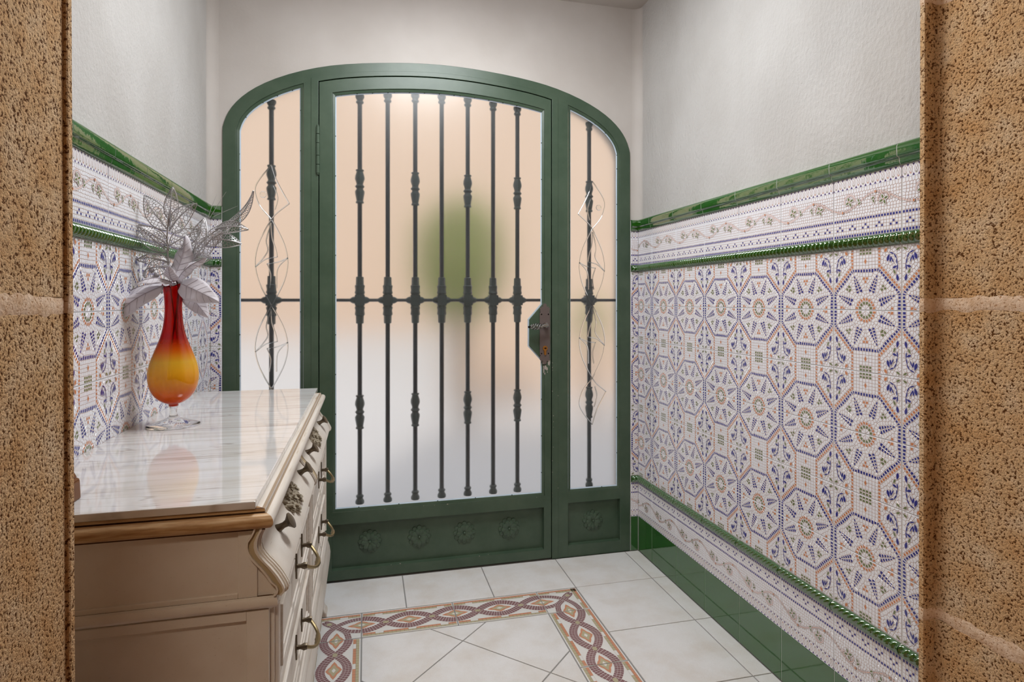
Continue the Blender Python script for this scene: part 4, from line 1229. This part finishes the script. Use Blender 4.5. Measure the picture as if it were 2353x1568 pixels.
def knob(parent, y, z):
    mb = MB(); n = 14
    prof = [(0.0110, 0.0), (0.0085, 0.006), (0.0070, 0.014), (0.0085, 0.021), (0.0150, 0.027), (0.0190, 0.030), (0.0190, 0.032), (0.0120, 0.0345), (0.0001, 0.035)]
    mb.lathe(prof, n); nx = Vector((0.86, 0, 0.5))
    x0 = on_ogee(z) - 0.001
    R = Matrix.Translation((x0, y, z)) @ Vector((0, 0, 1)).rotation_difference(nx.normalized()).to_matrix().to_4x4()
    mb.v = [tuple(R @ Vector((p[0] * 0.78, p[1] * 0.86, p[2] * 0.85))) for p in mb.v]
    return mb.build('knob', 'bronze', parent, smooth=True)
def carving(parent, yc, zc):
    # cluster of low-relief roses with overlapping petals
    rng = random.Random(int(yc * 100)); mb = MB()
    ox = lambda z: on_ogee(min(max(z, 0.6455), 0.737))
    for dy, dz, R_ in ((-0.052, -0.004, 0.017), (0.052, 0.002, 0.017), (-0.030, 0.012, 0.020), (0.030, -0.010, 0.020), (-0.026, -0.014, 0.018), (0.026, 0.014, 0.018), (0.0, 0.0, 0.024)):
        y, z = yc + dy, zc + dz
        for fr, np_, h0, ph in ((1.0, 6, 0.003, rng.uniform(0, 6)), (0.74, 5, 0.0065, rng.uniform(0, 6)), (0.46, 4, 0.0095, rng.uniform(0, 6))):
            for k in range(np_):
                a = ph + 2 * PI * k / np_; N = 7; pts = []
                for j in range(N):
                    t = -1 + 2 * j / (N - 1); rr = R_ * fr * (1.0 - 0.38 * t * t); q = a + t * 0.80 * PI / np_ * 1.25
                    yy, zz = y + rr * math.cos(q), z + rr * math.sin(q) * 0.86
                    pts.append((ox(zz) + h0 + 0.0016 * (1 - t * t) + 0.001 * (k % 2), yy, zz))
                yi, zi = y + R_ * fr * 0.25 * math.cos(a), z + R_ * fr * 0.25 * math.sin(a)
                c0 = (ox(zi) + h0 - 0.0022, yi, zi); bs = [(ox(p[2]) - 0.002, p[1], p[2]) for p in pts]
                mb.add([c0] + pts + bs, [(0, j + 1, j + 2) for j in range(N - 1)] + [(1 + j, 1 + N + j, 2 + N + j, 2 + j) for j in range(N - 1)])
        mb.sphere((ox(z) + 0.008, y, z), R_ * 0.2, 5)
    mb.build('carved_flower', 'carving', parent, smooth=True, angle=30, fix=False)
for y0, y1, ks, yc in ((DY0 + 0.024, 1.549, (1.128, 1.478), 1.303), (1.606, DY1 - 0.024, (1.672, 2.060), 1.866)):
    mb = ogee_face(y0, y1, -0.012, 0.0)
    d = cb_(mb, 'frieze_drawer', 'cream', smooth=True, angle=50)
    d.matrix_parent_inverse = CI
    for k in ks: knob(d, k, 0.690)
    carving(d, yc, 0.694)
# lower drawers: two columns of two
def bail(parent, yc, z):
    x = DX + 0.009
    w_ = 0.052
    for sg in (-1, 1):
        mb = MB()
        P_ = [(yc + sg * w_ + 0.007 * math.cos(q) * (1 + 0.3 * math.cos(4 * q)), z + 0.020 * math.sin(q) * (1 + 0.25 * math.cos(4 * q))) for q in [2 * PI * j / 20 for j in range(20)]]
        mb.prism(P_, x, x + 0.003, lambda a, b, d_: (d_, a, b))
        mb.tube([(x, yc + sg * w_, z), (x + 0.010, yc + sg * w_, z), (x + 0.016, yc + sg * w_, z), (x + 0.022, yc + sg * w_, z)], [0.0048, 0.0042, 0.0072, 0.0060], 8)
        mb.build('back_plate', 'bronze', parent, smooth=True)
    mb = MB(); pts = []; rs = []
    for i in range(15):
        t = -1 + i / 7; u = 1 - abs(t) ** 3.0
        pts.append((x + 0.018 + 0.020 * u, yc + t * w_, z - 0.018 * u)); rs.append(0.0034 + 0.003 * math.exp(-(t / 0.22) ** 2) + (0.0012 if abs(abs(t) - 0.32) < 0.08 else 0))
    mb.tube(pts, rs, 8); mb.build('bail_handle', 'old_brass', parent, smooth=True)
ZR = ((0.462, 0.606), (0.298, 0.450))
for y0, y1, hy in ((DY0 + 0.045, 1.575, 1.300), (1.628, DY1 - 0.040, 1.885)):
    for z0, z1 in ZR:
        mb = MB(); mb.box(DX - 0.008, DX + 0.003, y0, y1, z0, z1)
        d = cb_(mb, 'drawer', 'cream', bevel=0.002)
        o_ = rect(y0 + 0.020, y1 - 0.020, z0 + 0.020, z1 - 0.020)
        mb = MB()
        for ins, e0, e1 in ((0.0, 0.003, 0.009), (0.011, 0.003, 0.0065)):
            A_ = inset(o_, ins + 1e-6); B_ = inset(o_, ins + 0.008)
            mb.strip(A_, B_, DX + e0 - 0.002, DX + e1, lambda a, b, d_: (d_, a, b), closed=True)
        mb.build('panel_moulding', 'cream_worn', d, bevel=0.0015)
        bail(d, hy, (z0 + z1) / 2 + 0.036)
# upright half columns on the front
for y in (DY0 + 0.020, 1.601, DY1 - 0.018):
    mb = MB(); mb.tube([(DX + 0.002, y, 0.292), (DX + 0.002, y, 0.612)], 0.0085, 10)
    mb.box(DX - 0.006, DX + 0.003, y - 0.014, y + 0.014, 0.285, 0.618)
    cb_(mb, 'half_column', 'cream', smooth=True)
# near end: framed panels (stiles, rails)
def end_frame(y, sg):
    mb = MB(); t_ = 0.006
    ya, yb = (y - t_, y + 0.002) if sg < 0 else (y - 0.002, y + t_)
    mb.box(DX - 0.048, DX - 0.020, ya, yb, 0.632, 0.7445); mb.box(XB + 0.01, XB + 0.06, ya, yb, 0.632, 0.7445)
    mb.box(DX - 0.036, DX - 0.003, ya, yb, 0.285, 0.613); mb.box(XB + 0.01, XB + 0.06, ya, yb, 0.285, 0.613)
    mb.box(XB + 0.06, DX - 0.036, ya, yb, 0.598, 0.613); mb.box(XB + 0.06, DX - 0.036, ya, yb, 0.285, 0.330)
    mb.box(XB + 0.06, DX - 0.048, ya, yb, 0.632, 0.642)
    cb_(mb, 'end_frame', 'cream', bevel=0.0012)
end_frame(DY0 + 0.003, -1); end_frame(DY1 - 0.003, 1)
# mouldings swept round near end, front and far end
def sweep(profile, mats, name, mi=None, smooth=True, near=0.0):
    # profile: (out, z); path XB,near -> front -> far
    mb = MB(); n = len(profile); mi = mi or [0] * n
    secs = []
    for (bx, by, ox, oy) in ((XB + 0.008, DY0 - near, 0, -1), (DX, DY0 - near, 1, -1), (DX, DY1, 1, 1), (XB + 0.008, DY1, 0, 1)):
        secs.append([(bx + ox * o_, by + oy * o_, z) for o_, z in profile])
    vs = [p for s_ in secs for p in s_]
    for k in range(3):
        for j in range(n):
            o0 = len(mb.v)
            a, b = k * n + j, k * n + (j + 1) % n
            mb.add([vs[a], vs[b], vs[b + n], vs[a + n]], [(0, 1, 2, 3)], (3 if mi[j] == 1 else mi[j]) if k == 1 else (2 if mi[j] != 1 else 1))
    for s_ in (secs[0], secs[-1]): mb.add(s_, [tuple(range(n))], 0)
    o = cb_(mb, name, mats)
    me = o.data
    import bmesh
    bm = bmesh.new(); bm.from_mesh(me); bmesh.ops.remove_doubles(bm, verts=bm.verts, dist=1e-5); bmesh.ops.recalc_face_normals(bm, faces=bm.faces); bm.to_mesh(me); bm.free()
    if smooth:
        me.polygons.foreach_set('use_smooth', [True] * len(me.polygons)); me.set_sharp_from_angle(angle=math.radians(38))
    return o
arc = lambda co, cz, r, a0, a1, n=6: [(co + r * math.cos(math.radians(a0 + (a1 - a0) * i / n)), cz + r * math.sin(math.radians(a0 + (a1 - a0) * i / n))) for i in range(n + 1)]
top = [(-0.06, 0.742), (-0.06, 0.7715), (-0.0135, 0.7715), (-0.0090, 0.7712), (-0.0082, 0.7668), (-0.0100, 0.7655), (-0.0055, 0.7650)] + arc(-0.0060, 0.7535, 0.0115, 88, -90, 8) + [(-0.0085, 0.7415), (-0.0085, 0.7385), (-0.013, 0.7385), (-0.013, 0.742)]
mi_ = [0] * len(top); mi_[2] = mi_[4] = mi_[5] = 1; mi_[15] = mi_[16] = 1
sweep(top, ['cream_worn', 'groove', 'gold_wood', 'groove_soft'], 'top_moulding', mi_, near=0.014)
waist = [(-0.02, 0.612), (-0.02, 0.6345), (0.004, 0.6345), (0.0085, 0.6325), (0.0105, 0.6285), (0.0105, 0.6225), (0.008, 0.6180), (0.003, 0.6155), (0.0, 0.612)]
sweep(waist, ['cream_worn', 'groove', 'cream', 'groove_soft'], 'waist_moulding', [0, 1] + [0] * 7)
plinth = [(-0.03, 0.1050), (-0.03, 0.287), (0.001, 0.287), (0.0035, 0.283), (0.004, 0.276), (0.0075, 0.274), (0.009, 0.268), (0.0135, 0.264), (0.0150, 0.256), (0.0120, 0.249), (0.0145, 0.240), (0.0190, 0.222), (0.0215, 0.200), (0.0205, 0.178), (0.0165, 0.152), (0.0105, 0.130), (0.006, 0.112), (0.004, 0.105)]
sweep(plinth, ['cream_worn', 'groove', 'cream', 'groove_soft'], 'plinth')
mb = MB()
for i in range(30):
    y = 1.02 + i * 0.0405
    mb.sphere((DX + 0.004, y, 0.108), 0.009, 5, 0, (0.8, 1.3, 1))
cb_(mb, 'beaded_edge', 'carving', smooth=True)
def foot(y, x, sy, sx):
    mb = MB(); secs = []
    for z, o_, hw_ in ((0.115, 0.004, 0.045), (0.090, 0.010, 0.043), (0.060, 0.004, 0.032), (0.030, 0.002, 0.026), (0.012, 0.012, 0.030), (0.0, 0.014, 0.030)):
        cx_, cy_ = x + sx * (o_ - hw_), y + sy * (o_ - hw_)
        secs.append([(cx_ + a * hw_, cy_ + b * hw_, z) for a, b in ((-1, -1), (1, -1), (1, 1), (-1, 1))])
    vs = [p for s_ in secs for p in s_]
    mb.add(vs, [(i * 4 + j, i * 4 + (j + 1) % 4, i * 4 + 4 + (j + 1) % 4, i * 4 + 4 + j) for i in range(5) for j in range(4)] + [(0, 1, 2, 3), (20, 21, 22, 23)])
    cb_(mb, 'foot', 'cream_worn', bevel=0.004)
for y, sy in ((DY0, -1), (DY1, 1)):
    for x, sx in ((DX, 1), (XB + 0.012, -1)): foot(y, x, sy, sx if x == DX else 0)
mb = MB(); mb.box(XL + 0.002, DX - 0.022, 0.992, 2.226, 0.7718, 0.7840)
cb_(mb, 'marble_top', 'marble', bevel=0.0015)

# ------------------------------------------------------------------ vase
VX, VY, VZ = -0.462, 1.640, 0.7840
vase = empty('glass_vase', (VX, VY, VZ)); tag(vase, 'slender red and amber glass vase on the marble top', 'vase')
def prof_smooth(P_, k=4):
    out = []
    for i in range(len(P_) - 1):
        p0 = P_[max(i - 1, 0)]; p1 = P_[i]; p2 = P_[i + 1]; p3 = P_[min(i + 2, len(P_) - 1)]
        for j in range(k):
            t = j / k
            out.append(tuple(0.5 * (2 * p1[c] + (p2[c] - p0[c]) * t + (2 * p0[c] - 5 * p1[c] + 4 * p2[c] - p3[c]) * t * t + (3 * p1[c] - p0[c] - 3 * p2[c] + p3[c]) * t ** 3) for c in (0, 1)))
    out.append(P_[-1]); return out
outer = [(0.0085, 0.049), (0.013, 0.0545), (0.026, 0.0605), (0.041, 0.0735), (0.0515, 0.0925), (0.0562, 0.115), (0.0560, 0.136), (0.0500, 0.162), (0.0405, 0.188), (0.0305, 0.215), (0.0240, 0.240), (0.0203, 0.268), (0.0195, 0.295), (0.0208, 0.322), (0.0232, 0.339), (0.0238, 0.347)]
po = prof_smooth(outer, 3)
pi_ = [(max(r - 0.0026, 0.002), z + (0.006 if z < 0.07 else 0.0)) for r, z in po]
mb = MB(); ring = po + [(0.0228, 0.3488)] + pi_[::-1] + [(0.0001, pi_[0][1])]
mb.lathe([(0.0001, 0.049)] + ring, 40)
# pinched, wavy lip
vv = []
for x, y_, z in mb.v:
    k = max(0, (z - 0.325) / 0.024)
    a = math.atan2(y_, x)
    vv.append((x * (1 + 0.05 * k * math.cos(2 * a)), y_ * (1 + 0.05 * k * math.cos(2 * a)), z + 0.0055 * k * math.cos(2 * a + 0.5)))
mb.v = vv
mb.build('vase_body', 'vase_glass', vase, smooth=True, angle=60)
mb = MB()
ft = prof_smooth([(0.0001, 0.0015), (0.035, 0.001), (0.056, 0.0), (0.0595, 0.0018), (0.0580, 0.0040), (0.044, 0.0085), (0.026, 0.0150), (0.0135, 0.0210), (0.0088, 0.0270), (0.0082, 0.036), (0.0088, 0.046), (0.0110, 0.0515), (0.0001, 0.0525)], 3)
mb.lathe([(max(r, 1e-4), max(z, 0.0004)) for r, z in ft], 40)
M['foot_glass'] = mat('clear foot glass', (0.99, 1, 0.99, 1), 0.0, 0.5, 0, 1.0, 1.13)
mb.build('clear_foot', 'foot_glass', vase, smooth=True, angle=60)

# ------------------------------------------------------------------ flowers: local frame x to the right, y away, z up at the mouth of the vase
FR = Matrix.Translation((VX, VY, 1.131)) @ Matrix.Rotation(-TH, 4, 'Z')
K = 926.0
def px(x, y, d=0.0): return Vector(((x - 397) / K, d, (655 - y) / K))
def surf_leaf(base, tip, wd, bend, facing, name, mats, parent, kind='fabric', seed=1, ns=12, fold=0.12, sag=0.0, wavy=0.0):
    L = (tip - base).length; ax = (tip - base).normalized()
    wx = ax.cross(facing).normalized(); nr = wx.cross(ax).normalized()
    rng = random.Random(seed)
    def at(u, v):
        # u along 0..1, v across -1..1
        w_ = wd * 0.5 * (math.sin(PI * min(1, u ** 0.75)) ** 0.85)
        p = base + ax * (u * L) + wx * (v * w_) + nr * (bend * L * math.sin(PI * u) - abs(v) * fold * wd + wavy * wd * math.sin(u * 17 + v * 2 + seed) * abs(v))
        p.z -= sag * L * u * u
        return p
    mb = MB()
    if kind == 'fabric':
        nv = 8; vs = []; 
        for i in range(ns + 1):
            u = 0.004 + 0.992 * i / ns
            for j in range(nv + 1): vs.append(at(u, -1 + 2 * j / nv))
        m_ = nv + 1
        mb.add(vs, [(i * m_ + j, i * m_ + j + 1, (i + 1) * m_ + j + 1, (i + 1) * m_ + j) for i in range(ns) for j in range(nv)], 0)
        o = mb.build(name, mats, parent, smooth=True, fix=False, angle=80)
        so = o.modifiers.new('thick', 'SOLIDIFY'); so.thickness = 0.0006
        # midrib and side veins
        mv = MB(); mv.tube([at(i / 10 * 0.96 + 0.01, 0) + nr * 0.0006 for i in range(11)], 0.0008, 5)
        for k in range(1, 6):
            for sg in (-1, 1): mv.tube([at(0.12 + k * 0.13 + 0.12 * q, sg * q * 0.85) + nr * 0.0004 for q in (0, 0.33, 0.66, 1.0)], 0.00035, 4)
        mv.build('vein', 'vein', o, smooth=True, fix=False)
        return o
    # skeleton leaf: lace of wire cells
    S = []; R_ = (-1, 1, 0, 1); asp = L / wd * 1.3
    fill(S, (-1, 1, 0, asp * 2), 0.32, 1, rng, 3000)
    cells = voronoi(S, (-1, 1, 0, asp * 2))
    wr = 0.0011
    for c_ in cells:
        if len(c_) < 3: continue
        P3 = [at(min(max(y_ / (asp * 2), 0.0), 1.0) * 0.985 + 0.008, x_) for x_, y_ in c_]
        ctr = sum(P3, Vector()) / len(P3)
        rad = sum((p - ctr).length for p in P3) / len(P3)
        if rad < 0.0004: continue
        k = max(0.15, 1 - wr / 2 / rad * 1.5)
        n = len(P3)
        mb.add(P3 + [ctr + (p - ctr) * k for p in P3], [(i, (i + 1) % n, n + (i + 1) % n, n + i) for i in range(n)], 0)
    mb.tube([at(0.01 + i / 12 * 0.97, 0) for i in range(13)], [0.0013 - 0.0008 * i / 12 for i in range(13)], 5)
    for sg in (-1, 1): mb.tube([at(0.008 + i / 20 * 0.985, sg) for i in range(21)], 0.0006, 4)
    o = mb.build(name, mats, parent, fix=False)
    so = o.modifiers.new('thick', 'SOLIDIFY'); so.thickness = 0.0007
    return o
CAMF = Vector((0.05, -1, 0.12))
def bloom(name, label):
    r = empty(name); r.matrix_world = FR; tag(r, label, 'artificial flower'); return r
pz = bloom('artificial_poinsettia', 'pale lilac gauze poinsettia with wide drooping petals in the red vase')
def stem_(parent, pts, r=0.0017, m_='stem'):
    mb = MB(); out = []
    P_ = [Vector(p) for p in pts]
    for i in range(len(P_) - 1):
        p0 = P_[max(i - 1, 0)]; p1 = P_[i]; p2 = P_[i + 1]; p3 = P_[min(i + 2, len(P_) - 1)]
        for k in range(5):
            t = k / 5; out.append(0.5 * (2 * p1 + (p2 - p0) * t + (2 * p0 - 5 * p1 + 4 * p2 - p3) * t * t + (3 * p1 - p0 - 3 * p2 + p3) * t ** 3))
    out.append(P_[-1]); mb.tube(out, r, 6); return mb.build('stem', m_, parent, smooth=True)
stem_(pz, [(-0.012, 0.0, -0.205), (0.0, 0.004, -0.10), (0.011, 0.004, -0.02), (0.008, 0, 0.012)], 0.0022)
for i, (b, t, w_, be, fc, fo, sg_) in enumerate((
        ((388, 648, 0.0), (268, 694, -0.02), 0.050, 0.12, Vector((-0.1, -0.55, 1)), 0.14, 0.05),
        ((385, 655, -0.02), (284, 748, -0.055), 0.044, 0.16, Vector((0.2, -0.9, 0.55)), 0.16, 0.0),
        ((410, 648, -0.005), (510, 692, -0.02), 0.062, 0.10, Vector((0.1, -1, 0.35)), 0.10, 0.0),
        ((412, 652, 0.012), (468, 730, 0.02), 0.050, 0.06, Vector((0.2, -1, 0.3)), 0.10, 0.0),
        ((392, 646, 0.0), (414, 536, 0.02), 0.056, -0.10, Vector((-0.1, -1, 0.15)), 0.16, 0.0),
        ((404, 646, 0.0), (478, 592, -0.015), 0.040, 0.10, Vector((-0.1, -0.8, 0.7)), 0.15, 0.0),
        ((400, 648, -0.010), (350, 652, -0.070), 0.040, 0.15, Vector((0.1, -0.5, 1)), 0.12, 0.0),
        ((404, 646, -0.012), (410, 612, -0.045), 0.034, 0.15, Vector((0.1, -1, 0.4)), 0.10, 0.0),
        ((392, 650, 0.02), (330, 668, 0.07), 0.045, 0.12, Vector((0, -0.4, 1)), 0.12, 0.0))):
    surf_leaf(px(*b), px(*t), w_, be, fc, 'petal', 'fabric', pz, 'fabric', i + 2, 14, fo, sg_, 0.05)
for x, y_, d in ((347, 620, 0.0), (362, 631, -0.006), (353, 639, 0.004)):
    mb = MB(); mb.sphere(px(x, y_, d), 0.0062, 7); mb.tube([px(x, y_, d), px(375, 645), px(398, 652)], 0.0008, 5); mb.build('berry', 'berry', pz, smooth=True)
def spray(name, label, stem_pts, leaves, base_seed):
    r = bloom(name, label)
    stem_(r, stem_pts, 0.0016, 'silver')
    for i, (b, t, w_, be, fc) in enumerate(leaves):
        surf_leaf(px(*b), px(*t), w_, be, fc, 'skeleton_leaf', 'silver', r, 'lace', base_seed + i, fold=0.10)
    return r
spray('skeleton_leaf_spray', 'silver skeleton-leaf spray standing upright in the red vase',
      [(0.012, 0.006, -0.205), (0.003, 0.006, -0.11), (-0.010, 0.006, -0.01), px(374, 590, 0.02), px(372, 530, 0.02), px(380, 470, 0.02)],
      [((380, 505, 0.02), (384, 424, 0.02), 0.036, 0.05, CAMF), ((373, 525, 0.02), (310, 442, 0.03), 0.050, 0.08, CAMF + Vector((-0.2, 0, 0.2))),
       ((376, 528, 0.02), (448, 466, 0.0), 0.052, 0.08, CAMF + Vector((0.2, 0, 0.3))), ((373, 575, 0.02), (288, 508, 0.03), 0.046, 0.10, CAMF + Vector((0, 0, 0.3))),
       ((373, 560, 0.02), (330, 520, -0.03), 0.040, 0.10, CAMF + Vector((0, 0, 0.4))), ((378, 562, 0.02), (436, 520, 0.05), 0.050, 0.08, CAMF),
       ((376, 612, 0.02), (298, 632, 0.05), 0.050, 0.22, CAMF + Vector((0, 0, 0.4))), ((378, 600, 0.02), (312, 594, 0.0), 0.034, 0.16, CAMF + Vector((0, 0, 0.4)))], 21)
sp = spray('skeleton_leaf_spray', 'silver skeleton-leaf spray leaning towards the green door frame',
      [(0.014, -0.006, -0.19), (0.010, 0.0, -0.1), (0.010, 0.004, -0.01), px(420, 590, 0.03), px(450, 540, 0.05), px(500, 500, 0.06)],
      [((480, 520, 0.05), (567, 431, 0.03), 0.030, -0.16, CAMF + Vector((-0.4, 0, 0.2))), ((470, 520, 0.05), (544, 518, 0.06), 0.038, 0.16, CAMF + Vector((0, 0, 0.4))),
       ((462, 545, 0.05), (524, 552, 0.07), 0.042, 0.14, CAMF + Vector((0, 0, 0.3))), ((428, 590, 0.03), (438, 490, 0.06), 0.046, 0.06, CAMF),
       ((425, 598, 0.03), (500, 530, 0.02), 0.048, 0.10, CAMF + Vector((0.1, 0, 0.3))), ((420, 605, 0.03), (482, 590, 0.0), 0.044, 0.12, CAMF + Vector((0, 0, 0.5))),
       ((418, 600, 0.03), (398, 560, 0.06), 0.040, 0.06, CAMF), ((446, 560, 0.05), (490, 498, 0.09), 0.040, 0.08, CAMF)], 41)
mb = MB()
for a, b in (((452, 495), (464, 435)), ((455, 497), (487, 428)), ((466, 490), (515, 462))): mb.tube([px(*a, 0.05), px((a[0] + b[0]) / 2 - 1, (a[1] + b[1]) / 2, 0.06), px(*b, 0.07)], [0.0007, 0.0006, 0.0003], 5)
mb.build('wire_sprig', 'silver', sp)

# ------------------------------------------------------------------ small wooden piece at the edge of the marble
wb = empty('wooden_stand', (-0.472, 1.036, 0.7842)); tag(wb, 'dark brown wooden piece on the marble, peeping out beside the stone jamb', 'wooden ornament')
def frust(z0, z1, a0, a1, nm, bev=0.002):
    mb = MB(); vs = [(x * a, y_ * a, z) for z, a in ((z0, a0), (z1, a1)) for x, y_ in ((-1, -1), (1, -1), (1, 1), (-1, 1))]
    mb.add(vs, [(i, (i + 1) % 4, 4 + (i + 1) % 4, 4 + i) for i in range(4)] + [(3, 2, 1, 0), (4, 5, 6, 7)]); mb.build(nm, 'wood_dark', wb, bevel=bev)
frust(0, 0.030, 0.0385, 0.0375, 'base'); frust(0.030, 0.034, 0.0375, 0.034, 'collar', 0.001); frust(0.034, 0.10, 0.0350, 0.012, 'top')

# ------------------------------------------------------------------ unseen lamps added as fill: one on the vestibule ceiling, one in the room behind the camera
def fill_lamp(x, y, z, r, glow, label):
    e = empty('fill_lamp', (x, y, z)); tag(e, label, 'lamp')
    mb = MB(); mb.lathe([(0.0001, 0), (r * 1.06, 0), (r * 1.06, -0.022), (r * 0.98, -0.024)], 40); mb.build('fill_rim', 'white_metal', e, smooth=True)
    mb = MB(); mb.lathe([(r, -0.010), (r, -0.028), (r * 0.92, -0.048), (r * 0.6, -0.062), (0.0001, -0.068)], 40); mb.build('fill_shade', glow, e, smooth=True)
fill_lamp(0.30, 1.58, ZC - 0.002, 0.30, 'fill_glow', 'added round white fill lamp on the vestibule ceiling, out of view')  # added to brighten the vestibule, never in view
# room behind the camera
mb = MB(); mb.box(-3.2, 3.8, -3.6, 0.62, -0.12, -0.0005); o = mb.build('floor_hall', 'floor_grout'); tag(o, 'terracotta floor of the room in front of the stone doorway', 'floor', 'structure')
mb = MB(); mb.box(-3.2, 3.8, -3.6, 0.90, 2.60, 2.75); o = mb.build('ceiling_hall', 'plaster_smooth'); tag(o, 'white ceiling of the room in front of the stone doorway', 'ceiling', 'structure')
M['hall'] = mat('pale unseen hall wall', srgb(218, 206, 190), 0.7, 0.3)  # unseen hall walls, tone chosen for the light they bounce back
M['hall_floor'] = mat('terracotta hall floor', srgb(146, 98, 70), 0.6, 0.3)
for nm, b, lb in (('wall_hall_left', (-3.4, -3.2, -3.6, 0.9), 'pale unseen wall of the hall on the hinge side'), ('wall_hall_right', (3.8, 4.0, -3.6, 0.9), 'pale unseen wall of the hall on the lock side'), ('wall_hall_rear', (-3.4, 4.0, -3.8, -3.6), 'pale unseen wall of the hall facing the stone doorway')):
    mb = MB(); mb.box(*b, -0.12, 2.75); tag(mb.build(nm, 'hall'), lb, 'wall', 'structure')
mb = MB(); mb.box(-3.2, -1.9, 0.60, 0.895, -0.1, 2.60); mb.build('stone_flank', 'hall', wall_f); mb = MB(); mb.box(2.5, 3.8, 0.60, 0.895, -0.1, 2.60); mb.build('stone_flank', 'hall', wall_f)
bpy.data.objects['floor_hall'].data.materials[0] = M['hall_floor']
fill_lamp(-0.55, -0.7, 2.598, 0.15, 'fill_warm', 'added round warm fill lamp on the ceiling before the stone doorway, out of view')  # added to warm the stone jambs and the near chest end
